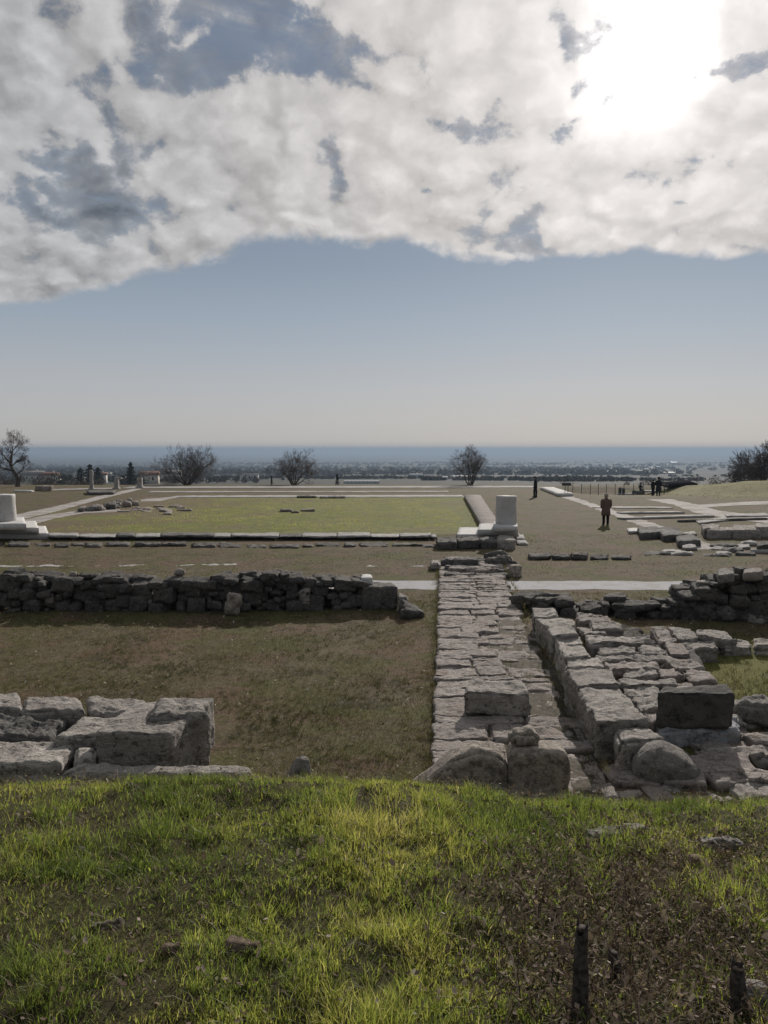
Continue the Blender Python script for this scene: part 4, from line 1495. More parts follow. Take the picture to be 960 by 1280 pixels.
# sign on two legs
p_ = GT(708, 619, 40)
k_ = p_[1] / 960
t = empty('information_sign', tuple(p_), 'dark information board on two legs near the fence', 'sign')
for dx in (-.13, .13):
    V, F = tube([(p_[0] + dx, p_[1], p_[2] - .1), (p_[0] + dx, p_[1], p_[2] + .95)], .035, 6)
    mk('leg', V, F, M['metal'], parent=t)
V, F = box(-.42, .42, -.03, .03, -.14, .14)
mk('panel', place(V, (p_[0], p_[1], p_[2] + .98), 0, R(-35)), F, M['signpanel'], parent=t, smooth=False)
# wire fence
t = empty('wire_fence', tuple(GT(750, 617.5, 40)), 'thin wire fence along the terrace edge behind the woman in brown', 'fence')
fp = [np.array([*D(px, 82), 0]) for px in (716, 727, 738, 748, 758, 769, 780, 792, 804, 818, 830)]
for p in fp:
    p[2] = float(H(p[0], p[1]))
    V, F = tube([p - [0, 0, .1], p + [0, 0, 1.25]], .035, 6)
    mk('post', V, F, M['metal'], parent=t)
for hz in (.3, .75, 1.15):
    V, F = tube([p + [0, 0, hz] for p in fp], .007, 4)
    mk('wire', V, F, M['metal'], parent=t)

# viewpoint furniture beside the dark-clothed pair
def at85(px, py, yd=80.0):
    d = ray(px, py)
    q = d * (yd / d[1])
    q[2] += CAM_Z
    return q


p_ = GT(783, 618.5, 60)
t = empty('display_panel', tuple(p_), 'slanting pale-topped display panel on a dark stand left of the stone table', 'panel')
V, F = box(-.95, .95, -.3, .3, 0, .06)
mk('top', place(V, (p_[0] + .1, p_[1], p_[2] + .62), 0, 0, R(11)), F, M['marble'], parent=t, smooth=False)
for dx, hh in ((-.75, .80), (-.35, .72), (.8, .45)):
    V, F = box(p_[0] + dx - .12, p_[0] + dx + .12, p_[1] - .2, p_[1] + .2, p_[2] - .1, p_[2] + hh - .02)
    mk('leg', V, F, M['signpanel'], parent=t, smooth=False)
V, F = qstone([(p_[0] - 1.0, p_[1] + .5), (p_[0] + 1.0, p_[1] + .5), (p_[0] + 1.0, p_[1] - .45), (p_[0] - 1.0, p_[1] - .45)], p_[2] - .1, p_[2] + .16, res=.15, r=.03, amp=.01)
mk('plinth', V, F, M['kerb'], parent=t)
p_ = GT(812, 617.5, 60)
t = empty('stone_table', tuple(p_), 'low white-topped stone table in front of the dark-clothed pair', 'table')
V, F = box(p_[0] - 1.2, p_[0] + .9, p_[1] - .4, p_[1] + .4, p_[2] + .22, p_[2] + .36)
mk('top', V, F, M['marble'], parent=t, smooth=False)
for dx in (-.9, .6):
    V, F = box(p_[0] + dx - .15, p_[0] + dx + .15, p_[1] - .3, p_[1] + .3, p_[2] - .1, p_[2] + .22)
    mk('leg', V, F, M['lowwall'], parent=t, smooth=False)
t = empty('railing', tuple(GT(829, 617, 60)), 'short railing right of the dark-clothed pair', 'railing')
q0 = GT(827, 617, 60)
for dx in (0, .3, .62):
    V, F = tube([(q0[0] + dx, q0[1], q0[2] - .1), (q0[0] + dx, q0[1], q0[2] + .98)], .03, 6)
    mk('post', V, F, M['metal'], parent=t)
V, F = tube([(q0[0] - .1, q0[1], q0[2] + .98), (q0[0] + .72, q0[1], q0[2] + .98)], .035, 6)
mk('top_rail', V, F, M['metal'], parent=t)


def shelter(label, px0, px1, yd, py_l, py_r, edge_mat):
    a, b = D(px0, yd), D(px1, yd)
    zl, zr = at85(px0, py_l, yd)[2], at85(px1, py_r, yd)[2]
    g_ = float(H((a[0] + b[0]) / 2, yd))
    t = empty('shelter', ((a[0] + b[0]) / 2, yd, g_), label, 'shelter', 'low shelters over the excavations')
    c = [(a[0] + .4, yd + 3.2), (b[0] - .4, yd + 3.2), (b[0], yd), (a[0], yd)]
    V, F = box(0, 1, 0, 1, 0, 1)
    Vw = []
    for u, v, w in V:
        x = (a[0] * (1 - u) + b[0] * u)
        Vw.append((x, yd + 3.2 * v, (zl * (1 - u) + zr * u) + .22 * w + .25 * v))
    mk('roof', Vw, F, M['roofdark'], parent=t, smooth=False)
    V2 = np.array(Vw)
    e = V2[V2[:, 1] < yd + .1]
    Vf, Ff = box(a[0], b[0], yd - .06, yd - .01, 0, 1)
    Vf[:, 2] = zl + (zr - zl) * (Vf[:, 0] - a[0]) / (b[0] - a[0]) + .19 + Vf[:, 2] * .06
    mk('edge_trim', Vf, Ff, M[edge_mat], parent=t, smooth=False)
    for f in (.08, .5, .92):
        for yy in (yd + .2, yd + 3.0):
            x = a[0] * (1 - f) + b[0] * f
            gz = float(H(x, yy))
            V3, F3 = tube([(x, yy, gz - .2), (x, yy, max(zl + (zr - zl) * f + .02, gz + .1))], .06, 6)
            mk('post', V3, F3, M['metal'], parent=t)
    return t


shelter('dark low shelter roof at the left flank of the grassy mound', 834, 872, 85, 610.0, 606.8, 'roofdark')
shelter('dark low shelter with pale roof edge below the big bare tree', 938, 990, 86, 607.0, 606.6, 'metal')

# ------------------------------------------------------------------ people


def skinbody(name, joints, edges, mat, parent, root=0):
    me = bpy.data.meshes.new(name)
    org = WL[parent.name]
    me.from_pydata([tuple(j[0]) for j in joints], edges, [])
    me.materials.append(mat)
    o = bpy.data.objects.new(name, me)
    COL.objects.link(o)
    o.parent = parent
    m = o.modifiers.new('skin', 'SKIN')
    m.use_smooth_shade = True
    sv = me.skin_vertices[0] if me.skin_vertices else None
    if sv is None:
        bm_ = __import__('bmesh').new()
        bm_.from_mesh(me)
        bm_.verts.layers.skin.verify()
        bm_.to_mesh(me)
        bm_.free()
        sv = me.skin_vertices[0]
    for i, j in enumerate(joints):
        sv.data[i].radius = j[1] if isinstance(j[1], tuple) else (j[1], j[1])
        sv.data[i].use_root = (i == root)
    s = o.modifiers.new('sub', 'SUBSURF')
    s.levels = s.render_levels = 2
    WL[o.name] = org
    return o


def person(label, loc, h, rot, coat, coat_len, trousers, hair, hat=None, width=1.0, stride=.05, longhair=False, bag=False):
    """Standing figure, hands in the coat pockets. Faces local +y before rot."""
    t = empty('person', tuple(loc), label, 'person')
    t.rotation_euler = (0, 0, rot)
    k = h / 1.72
    S = lambda x, y, z: (x * k * (width if abs(x) < .3 else 1), y * k, z * k)
    J = [(S(0, 0, .95), (.15 * k, .11 * k)), (S(0, 0, 1.12), (.14 * k, .10 * k)), (S(0, -.01, 1.32), (.165 * k, .11 * k)), (S(0, -.01, 1.44), (.08 * k, .07 * k)), (S(0, .0, 1.51), .055 * k),
         (S(0, .015, 1.58), (.075 * k, .085 * k)), (S(0, .01, 1.67), (.072 * k, .085 * k)),
         (S(.18, -.01, 1.40), .062 * k), (S(.21, -.06, 1.12), .047 * k), (S(.20, .08, .95), .035 * k), (S(.17, .13, .91), (.04 * k, .022 * k)),
         (S(-.18, -.01, 1.40), .062 * k), (S(-.21, -.06, 1.12), .047 * k), (S(-.20, .08, .95), .035 * k), (S(-.17, .13, .91), (.04 * k, .022 * k)),
         (S(.09, 0, .86), .088 * k), (S(.10, stride, .48), .06 * k), (S(.10, stride * .5, .09), .04 * k), (S(.11, stride * .5 + .13, .035), (.04 * k, .03 * k)),
         (S(-.09, 0, .86), .088 * k), (S(-.10, -stride * .5, .48), .06 * k), (S(-.10, -stride, .09), .04 * k), (S(-.11, -stride + .13, .035), (.04 * k, .03 * k))]
    E = [(0, 1), (1, 2), (2, 3), (3, 4), (4, 5), (5, 6), (2, 7), (7, 8), (8, 9), (9, 10), (2, 11), (11, 12), (12, 13), (13, 14), (0, 15), (15, 16), (16, 17), (17, 18), (0, 19), (19, 20), (20, 21), (21, 22)]
    skinbody('body', J, E, M['skin'], t)

    def part(name, V, F, mat, smooth=True):
        o = bpy.data.objects.new(name, raw(name, np.asarray(V) * np.array([width, 1, 1]) * k, F, M[mat], smooth))
        COL.objects.link(o)
        o.parent = t
        return o
    # trousers: two legs and a seat in one mesh
    mb = MB()
    for sx, dy in ((1, stride), (-1, -stride)):
        V, F = loft([(sx * .105, dy * .75, .05, .062, .072), (sx * .105, dy * .8, .26, .068, .08), (sx * .102, dy * .9, .48, .078, .088), (sx * .09, dy * .3, .75, .098, .11), (sx * .075, 0, .93, .105, .13), (sx * .06, 0, 1.0, .105, .125)], 14)
        mb.add(V, F)
    V, F = mb.get()
    part('trousers', V, F, trousers)
    # coat: torso, skirt, collar, sleeves
    mb = MB()
    hem = coat_len
    fl = .06 * (1 - hem)
    V, F = loft([(0, 0, hem, .20 + fl, .165 + fl), (0, 0, (hem + .95) / 2, .205 + fl * .6, .168 + fl * .6), (0, 0, .97, .198, .158), (0, -.005, 1.14, .188, .148), (0, -.01, 1.30, .212, .152), (0, -.012, 1.40, .205, .135), (0, -.012, 1.455, .13, .10), (0, -.005, 1.49, .082, .082), (0, .0, 1.525, .078, .08)], 20, 2.3)
    mb.add(V, F)
    for sx in (1, -1):
        V, F = tube([(sx * .155, -.01, 1.415), (sx * .195, -.02, 1.37), (sx * .215, -.045, 1.25), (sx * .225, -.06, 1.12), (sx * .215, .02, 1.02), (sx * .19, .10, .955)], [.07, .082, .075, .066, .062, .056], 12)
        mb.add(V, F)
    V, F = mb.get()
    part('coat', V, F, coat)
    # hair: a cap over the back and top of the head
    rings = [(0, -.035, 1.50 if longhair else 1.55, .07, .055), (0, -.025, 1.58, .092, .082), (0, -.012, 1.64, .100, .100), (0, -.005, 1.70, .094, .104), (0, -.005, 1.745, .066, .078), (0, -.005, 1.765, .025, .03)]
    if longhair:
        rings = [(0, -.06, 1.40, .07, .035)] + rings
    V, F = loft(rings, 18)
    part('hair', V, F, hair)
    # face details: nose, ears
    V, F = loft([(0, .108, 1.585, .016, .016), (0, .112, 1.60, .018, .02), (0, .10, 1.645, .010, .012)], 8)
    part('nose', V, F, 'skin')
    for sx in (1, -1):
        V, F = loft([(sx * .095, .0, 1.575, .010, .016), (sx * .099, -.002, 1.60, .014, .024), (sx * .097, -.004, 1.632, .011, .02)], 8)
        part('ear', V, F, 'skin')
        V, F = loft([(sx * .034, .094, 1.628, .004, .004), (sx * .034, .097, 1.636, .012, .006), (sx * .034, .094, 1.644, .004, .004)], 8)
        part('eye', V, F, 'hair_dark')
    V, F = loft([(0, .09, 1.548, .024, .006), (0, .094, 1.553, .026, .008), (0, .09, 1.558, .022, .006)], 8)
    part('mouth', V, F, 'coat_brown')
    for sx, dy in ((1, stride * .5), (-1, -stride)):
        V, F = loft([(sx * .11, dy + .055, .0, .048, .135), (sx * .11, dy + .055, .035, .05, .137), (sx * .108, dy + .035, .07, .045, .10), (sx * .105, dy, .11, .05, .055)], 14, 2.4)
        part('shoe', V, F, 'shoe')
    if hat:
        V, F = loft([(0, -.005, 1.66, .106, .112), (0, -.005, 1.70, .108, .114), (0, -.005, 1.76, .09, .096), (0, -.005, 1.795, .05, .055)], 16)
        part('hat', V, F, hat)
    return t


g_ = G(757, 655.8)
person('woman with pale hair in a knee-length brown coat seen from behind', (*g_, 0), 1.68, R(-4), 'coat_brown', .52, 'black_cloth', 'hair_pale', width=1.12, stride=.02)
g_ = G(669, 621.6)
person('man in dark clothes walking near the white stone ramp', (*g_, 0), 1.74, R(80), 'navy_cloth', .78, 'black_cloth', 'hair_dark', stride=.10)
g_ = GT(816, 619.3, 60)
person('shorter person in black beside the stone table, left of the taller one', tuple(g_), 1.56, R(25), 'black_cloth', .72, 'dark_cloth', 'hair_dark', stride=.03)
g_ = GT(822.8, 619.6, 60)
person('taller person in a dark hat and long coat beside the stone table', tuple(g_), 1.72, R(-40), 'dark_cloth', .40, 'black_cloth', 'hair_dark', hat='black_cloth', stride=.02, width=1.1)

# a person sitting on a block at the viewpoint
g_ = GT(800, 618.3, 60)
t = empty('person', tuple(g_), 'person in dark clothes sitting left of the stone table', 'person')
J = [((0, 0, .52), (.16, .12)), ((0, .0, .75), (.15, .11)), ((0, .04, .95), (.17, .11)), ((0, .06, 1.06), .07), ((0, .08, 1.13), .055), ((0, .10, 1.20), (.078, .088)), ((0, .10, 1.28), (.072, .085)),
     ((.19, .04, 1.02), .062), ((.25, .06, .78), .048), ((.16, .27, .66), .038), ((.10, .36, .63), (.04, .022)), ((-.19, .04, 1.02), .062), ((-.25, .06, .78), .048), ((-.16, .27, .66), .038), ((-.10, .36, .63), (.04, .022)),
     ((.10, .12, .53), .09), ((.12, .46, .50), .065), ((.12, .48, .09), .042), ((.12, .60, .035), (.04, .03)), ((-.10, .12, .53), .09), ((-.12, .46, .50), .065), ((-.12, .48, .09), .042), ((-.12, .60, .035), (.04, .03))]
E = [(0, 1), (1, 2), (2, 3), (3, 4), (4, 5), (5, 6), (2, 7), (7, 8), (8, 9), (9, 10), (2, 11), (11, 12), (12, 13), (13, 14), (0, 15), (15, 16), (16, 17), (17, 18), (0, 19), (19, 20), (20, 21), (21, 22)]
skinbody('body', J, E, M['dark_cloth'], t)
V, F = loft([(0, .075, 1.13, .07, .055), (0, .085, 1.20, .092, .085), (0, .095, 1.27, .10, .102), (0, .095, 1.33, .08, .088), (0, .095, 1.365, .03, .035)], 16)
o = bpy.data.objects.new('hair', raw('hair', V, F, M['hair_dark']))
COL.objects.link(o)
o.parent = t
t.rotation_euler = (0, 0, R(-60))
V, F = qstone([(g_[0] - .75, g_[1] + .5), (g_[0] + .45, g_[1] + .5), (g_[0] + .45, g_[1] - .3), (g_[0] - .75, g_[1] - .3)], g_[2] - .1, g_[2] + .42, res=.1, r=.06, amp=.03)
mk('ashlar_block', V, F, M['lowwall'], label='dark block that the seated person sits on', cat='block', group='loose ashlar blocks')

# ------------------------------------------------------------------ grasses


def blades(x, y, z, L, W, az, lean, tint, segs=2):
    n = len(x)
    fa = rng.uniform(0, 6.283, n)
    ts = np.linspace(0, 1, segs + 1)
    V = []
    for t in ts:
        hx = L * lean * t ** 1.7
        vz = L * t * np.sqrt(np.maximum(1 - (lean * t) ** 2 * .75, .04))
        c = np.stack([x + np.cos(az) * hx, y + np.sin(az) * hx, z + vz - .008 * (t == 0)], -1)
        w = W * (1 - t) ** .6 / 2
        s = np.stack([np.cos(fa) * w, np.sin(fa) * w, np.zeros(n)], -1)
        if t < 1:
            V += [c - s, c + s]
        else:
            V.append(c)
    k = len(V)
    V = np.stack(V, 1).reshape(-1, 3)
    b = np.arange(n)[:, None] * k
    F4 = np.concatenate([b + np.array([[2 * i, 2 * i + 1, 2 * i + 3, 2 * i + 2]]) for i in range(segs - 1)])
    F3 = b + np.array([[k - 3, k - 2, k - 1]])
    return V, [F4, F3], np.repeat(tint, k)


def weedmask(x, y):
    """1 in the patch of dead leaves and weeds near the charred stakes."""
    a = np.exp(-(((x - .98) / .62) ** 2 + ((y - 2.9) / .75) ** 2) ** 1.5)
    b = np.exp(-(((x - 1.5) / 1.0) ** 2 + ((y - 3.9) / .55) ** 2) ** 1.5) * .6
    return np.clip((a + b) * (1 + .9 * fb2(x * 3, y * 3, 70, 3)), 0, 1)


def bank_points(n, y0=1.5, y1=6.6, p=1.35, margin=2.2):
    n = int(n * 1.4)
    yy = y0 + (y1 - y0) * rng.uniform(0, 1, n) ** p
    xx = rng.uniform(-1, 1, n) * (.56 * yy + margin)
    return xx, yy


# tufts on the bank
tx, ty = bank_points(19000)
wm = weedmask(tx, ty)
den = np.clip(.56 + 1.35 * fb2(tx * 2.0, ty * 2.0, 61, 4), .03, 1) * (1 - .78 * wm)
keep = rng.uniform(0, 1, len(tx)) < den
tx, ty = tx[keep], ty[keep]
nb = 15
hgt = np.clip(.66 + .8 * fb2(tx * 1.5, ty * 1.5, 62, 4), .22, 1.45)
crestb = np.exp(-((ty - 4.7) / .5) ** 2) * np.clip(1 - np.abs(tx - .25) / 1.1, 0, 1)
hgt = hgt * (1 + .55 * crestb)
green = np.clip(.36 + .36 * fb2(tx * 1.5, ty * 1.5, 63, 4) + .13 * crestb + rng.normal(0, .07, len(tx)), .02, .95)
ow = np.repeat(np.arange(len(tx)), nb)
az = rng.uniform(0, 6.283, len(ow))
rr = rng.uniform(0, 1, len(ow)) ** .7 * .030
bx, by = tx[ow] + np.cos(az) * rr, ty[ow] + np.sin(az) * rr
bz = H(bx, by)
L = .078 * hgt[ow] * rng.uniform(.45, 1.35, len(ow))
tint = np.clip(green[ow] + rng.normal(0, .10, len(ow)) + (rng.uniform(0, 1, len(ow)) < .07) * .4, 0, 1)
V, F, a = blades(bx, by, bz, L, rng.uniform(.0020, .0052, len(ow)), az + rng.normal(0, .5, len(ow)), np.clip(rng.uniform(.15, .95, len(ow)), 0, .97), tint, 3)
mk('grass', V, F, M['grass'], attr=a, origin=(0, 0, 0), kind='stuff', smooth=False)
# low fine carpet between the tufts
cx, cy = bank_points(90000, 1.5, 7.5, 1.2)
keep = rng.uniform(0, 1, len(cx)) < (1 - .85 * weedmask(cx, cy)) * np.clip(.7 + .6 * fb2(cx * 2.2, cy * 2.2, 67, 3), .1, 1)
cx, cy = cx[keep], cy[keep]
tint = np.clip(.38 + .30 * fb2(cx * .7, cy * .7, 64, 4) + rng.normal(0, .14, len(cx)), 0, 1)
V, F, a = blades(cx, cy, H(cx, cy), rng.uniform(.018, .05, len(cx)), rng.uniform(.003, .0065, len(cx)), rng.uniform(0, 6.283, len(cx)), rng.uniform(.3, .97, len(cx)), tint, 2)
mk('short_grass', V, F, M['grass'], attr=a, origin=(0, 0, 0), kind='stuff', smooth=False)
# straw: dead blades lying about
sx_, sy_ = bank_points(16000, 1.5, 6.0, 1.2)
V, F, a = blades(sx_, sy_, H(sx_, sy_) + .004, rng.uniform(.05, .16, len(sx_)), rng.uniform(.0018, .0035, len(sx_)), rng.uniform(0, 6.283, len(sx_)), rng.uniform(.7, .985, len(sx_)), np.clip(rng.normal(.62, .2, len(sx_)), 0, 1), 3)
mk('straw', V, F, M['dryblade'], attr=a, origin=(0, 0, 0), kind='stuff', smooth=False)


def leaf_cards(x, y, z, s, tint, flat=.8):
    n = len(x)
    a = rng.uniform(0, 6.283, n)
    tl = rng.normal(0, flat, n)
    d = np.stack([np.cos(a), np.sin(a), np.sin(tl) * .8], -1)
    q = np.stack([-np.sin(a), np.cos(a), rng.normal(0, flat, n)], -1)
    c = np.stack([x, y, z], -1)
    u = np.array([0, 0, 1.0]) * (s * rng.uniform(-.1, .7, n))[:, None]
    S = s[:, None]
    V = np.stack([c - d * S * .5, c + q * S * .3 + u * .6, c + d * S * .5 + u, c - q * S * .3 + u * .35, c + d * S * .12 + u * .1], 1).reshape(-1, 3)
    b = np.arange(n)[:, None] * 5
    F = np.concatenate([b + np.array([[0, 4, 1]]), b + np.array([[1, 4, 2]]), b + np.array([[4, 3, 2]]), b + np.array([[0, 3, 4]])])
    return V, F, np.repeat(tint, 5)


# dead leaves and dried weeds
lx, ly = bank_points(120000, 1.5, 5.6, 1.1)
keep = rng.uniform(0, 1, len(lx)) < weedmask(lx, ly) ** 1.2 * .62 + .055
lx, ly = lx[keep], ly[keep]
V, F, a = leaf_cards(lx, ly, H(lx, ly) + rng.uniform(.0, 1, len(lx)) ** 2 * .11, rng.uniform(.008, .027, len(lx)) * np.where(rng.uniform(0, 1, len(lx)) < .06, 1.5, 1), np.clip(rng.beta(1.6, 2.2, len(lx)), 0, 1))
mk('dead_leaves', V, F, M['litter'], attr=a, origin=(0, 0, 0), kind='stuff', smooth=False)
# small round-leaved weeds
wx, wy = bank_points(26000, 1.5, 5.4, 1.1)
pt = np.clip(fb2(wx * 2.6, wy * 2.6, 81, 3) - .12, 0, .6) * 1.6
keep = rng.uniform(0, 1, len(wx)) < pt * (1 - .3 * weedmask(wx, wy))
wx, wy = wx[keep], wy[keep]
V, F, a = leaf_cards(wx, wy, H(wx, wy) + rng.uniform(.005, .05, len(wx)), rng.uniform(.008, .022, len(wx)), np.clip(rng.normal(.32, .12, len(wx)), 0, 1))
mk('leafy_weeds', V, F, M['grass'], attr=a, origin=(0, 0, 0), kind='stuff', smooth=False)
mb = MB()
rs = random.Random(31)
for i in range(1500):
    x_, y_ = rs.gauss(1.05, .55), rs.gauss(3.0, .65)
    if rs.random() > float(weedmask(np.array([x_]), np.array([y_]))[0]) + .15:
        continue
    z_ = float(H(x_, y_))
    az_, L_ = rs.uniform(0, 6.28), rs.uniform(.06, .26)
    up_ = rs.uniform(.2, 1)
    pts = [(x_, y_, z_ - .01)]
    for j in range(3):
        f = (j + 1) / 3
        pts.append((x_ + math.cos(az_) * L_ * f * (1 - up_ * .6) + rs.gauss(0, .008), y_ + math.sin(az_) * L_ * f * (1 - up_ * .6) + rs.gauss(0, .008), z_ + L_ * up_ * (f - .35 * f * f) + .012))
    V, F = tube(pts, [.0028, .0022, .0018, .001], 4, False)
    mb.add(V, F, rs.uniform(.1, .75))
mb.build('dry_stems', M['litter'], origin=(0, 0, 0), kind='stuff')

# dry turf of the terrace, nearer part
def field_tufts(name, n, y0, y1, Lr, Wr, mat, tm, mask, p=1.0, halfk=.56, margin=2.0, seed=90):
    yy = y0 + (y1 - y0) * rng.uniform(0, 1, n) ** p
    xx = rng.uniform(-1, 1, n) * (halfk * yy + margin)
    k = mask(xx, yy) & (rng.uniform(0, 1, n) < np.clip(.55 + .8 * fb2(xx * .9, yy * .9, seed, 4), .08, 1))
    xx, yy = xx[k], yy[k]
    tint = np.clip(tm + .30 * fb2(xx * .5, yy * .5, seed + 1, 4) + rng.normal(0, .13, len(xx)), 0, 1)
    V, F, a = blades(xx, yy, H(xx, yy), rng.uniform(*Lr, len(xx)), rng.uniform(*Wr, len(xx)), rng.uniform(0, 6.283, len(xx)), rng.uniform(.25, .97, len(xx)), tint, 2)
    return mk(name, V, F, M[mat], attr=a, origin=(0, 0, 0), kind='stuff', smooth=False)


def clear(x, y):
    rl = la[0] + ldir[0] * (y - la[1])
    road = (x > rl - .01) & (x < rl + 2.15) & (y < 27) & (y > 8.6)
    plat_ = (x > rl + 2.1) & (x < np.interp(y, [8.6, 11, 14, 17], [6.6, 5.0, 5.2, 5.6])) & (y < 18.3)
    ruin = (x < np.interp(y, [9, 10.4, 11.2], [-1.55, -2.2, -2.3])) & (y < 11.9)
    grav = (y > 22.3) & (y < 24.9)
    return ~(road | plat_ | ruin | grav)


field_tufts('dry_grass', 170000, 8.3, 22.4, (.015, .075), (.004, .010), 'dryblade', .45, clear, 1.15)
cx, cy = rng.uniform(-1, 1, 26000), 8.4 + 13.8 * rng.uniform(0, 1, 26000) ** 1.2
cx = cx * (.56 * cy + 2)
k_ = clear(cx, cy) & (rng.uniform(0, 1, len(cx)) < np.clip(.45 + .9 * fb2(cx * 1.2, cy * 1.2, 301, 4), .05, 1))
cx, cy = cx[k_], cy[k_]
ow = np.repeat(np.arange(len(cx)), 8)
az = rng.uniform(0, 6.283, len(ow))
rr = rng.uniform(0, .05, len(ow))
bx, by = cx[ow] + rr * np.cos(az), cy[ow] + rr * np.sin(az)
ct = np.clip(.42 + .5 * fb2(cx * .7, cy * .7, 302, 4) + rng.normal(0, .16, len(cx)), 0, 1)
k_ = clear(bx, by)
ow, az, bx, by = ow[k_], az[k_], bx[k_], by[k_]
V, F, a = blades(bx, by, H(bx, by), rng.uniform(.03, .085, len(ow)), rng.uniform(.004, .010, len(ow)), az, rng.uniform(.4, .97, len(ow)), np.clip(ct[ow] + rng.normal(0, .08, len(ow)), 0, 1), 2)
mk('dry_grass', V, F, M['dryblade'], attr=a, origin=(0, 0, 0), kind='stuff', smooth=False)
lx, ly = rng.uniform(-1, 1, 3800), 8.6 + 13.5 * rng.uniform(0, 1, 3800)
lx = lx * (.56 * ly + 1)
k_ = clear(lx, ly) & (rng.uniform(0, 1, len(lx)) < np.clip(.4 + .9 * fb2(lx * .8, ly * .8, 311, 3), .05, 1))
lx, ly = lx[k_], ly[k_]
V, F, a = leaf_cards(lx, ly, H(lx, ly) + rng.uniform(.01, .04, len(lx)), rng.uniform(.02, .065, len(lx)), np.clip(rng.normal(.75, .25, len(lx)), 0, 1))
mk('dead_leaves', V, F, M['litter'], attr=a, origin=(0, 0, 0), kind='stuff', smooth=False)
# weeds creeping along the joints and edges of the old paving
jx, jy = [], []
for _ in range(900):
    yy_ = rng.uniform(9.0, 26)
    jx.append(road_l(yy_) + (rng.choice([-.03, 2.1]) + rng.normal(0, .05) if rng.uniform() < .6 else rng.uniform(.1, 2.0)))
    jy.append(yy_)
for _ in range(420):
    yy_ = rng.uniform(11.6, 17.5)
    jx.append(rng.uniform(3.7, 5.4))
    jy.append(yy_)
jx, jy = np.array(jx), np.array(jy)
ow = np.repeat(np.arange(len(jx)), 9)
az = rng.uniform(0, 6.283, len(ow))
rr = rng.uniform(0, .06, len(ow))
bx, by = jx[ow] + rr * np.cos(az), jy[ow] + rr * np.sin(az)
on_p = bx > np.array([road_l(q) for q in by]) + 2.15
V, F, a = blades(bx, by, np.where(on_p, .20, .03), np.where(on_p, rng.uniform(.08, .22, len(ow)), rng.uniform(.05, .13, len(ow))), rng.uniform(.004, .008, len(ow)), az, rng.uniform(.3, .9, len(ow)), np.clip(rng.normal(.45, .2, len(ow)), 0, 1), 2)
mk('joint_weeds', V, F, M['dryblade'], attr=a, origin=(0, 0, 0), kind='stuff', smooth=False)
field_tufts('dry_grass', 60000, 24.6, 40, (.02, .05), (.008, .02), 'dryblade', .40, lambda x, y: clear(x, y) & (y < 37.5), 1.0)
field_tufts('green_grass', 9000, 11.2, 16.5, (.02, .05), (.004, .009), 'grass', .62, lambda x, y: (x > 5.2) & (x < 9.5) & clear(x, y), 1.0, .6, 1.0)
field_tufts('mound_grass', 16000, 64, 84, (.05, .14), (.02, .05), 'dryblade', .62, lambda x, y: x > 27, 1.0, .6, 0)
field_tufts('lawn_grass', 60000, 39.0, 64, (.03, .07), (.015, .035), 'grass', .62, lambda x, y: (x < D(596, y)[0] if False else (x < 4.6)) & (x > -17), 1.0, .45, 0)

# ------------------------------------------------------------------ stakes and stones on the bank


def stake(label, px, base_py, h, r, lean, ry=0.0):
    g = GT(px, base_py, 1.0)
    t = empty('wooden_stake', tuple(g), label, 'stake', 'charred stakes on the grassy bank')
    pts = [np.array([g[0] + lean * f * h + .006 * math.sin(f * 5), g[1] + ry * f * h, g[2] - .05 + f * (h + .05)]) for f in np.linspace(0, 1, 12)]
    V, F = tube(pts, r * np.array([1.25, 1.15, 1.08, 1.05, 1, 1, .98, 1.0, .97, .95, .9, .82]), 14)
    V = V + .008 * np.stack([fbm(V * np.array([45, 45, 9]), 3, 3), fbm(V * np.array([45, 45, 9]), 5, 3), fbm(V * 40, 9, 2)], -1)
    V[:, 2] += np.clip((V[:, 2] - g[2]) / h - .9, 0, 1) * .35 * fbm(V * 60, 12, 2)
    b = mk('post', V, F, M['charred'], parent=t)
    V, F = loft([(pts[-1][0], pts[-1][1], pts[-1][2] - .003, r * .74, r * .74), (pts[-1][0], pts[-1][1], pts[-1][2] + .006, r * .7, r * .7)], 14)
    mk('cut_end', V, F, M['cutwood' if px > 900 else 'charred'], parent=t)


stake('tall charred stake rising from the weeds, leaning a little right', 722, 1268, .29, .026, .05)
stake('thin dark stub of a stake among dead leaves, right of the tall one', 771, 1222, .09, .018, -.08)
stake('short charred stake with a pale sawn top', 920, 1262, .15, .027, .05)

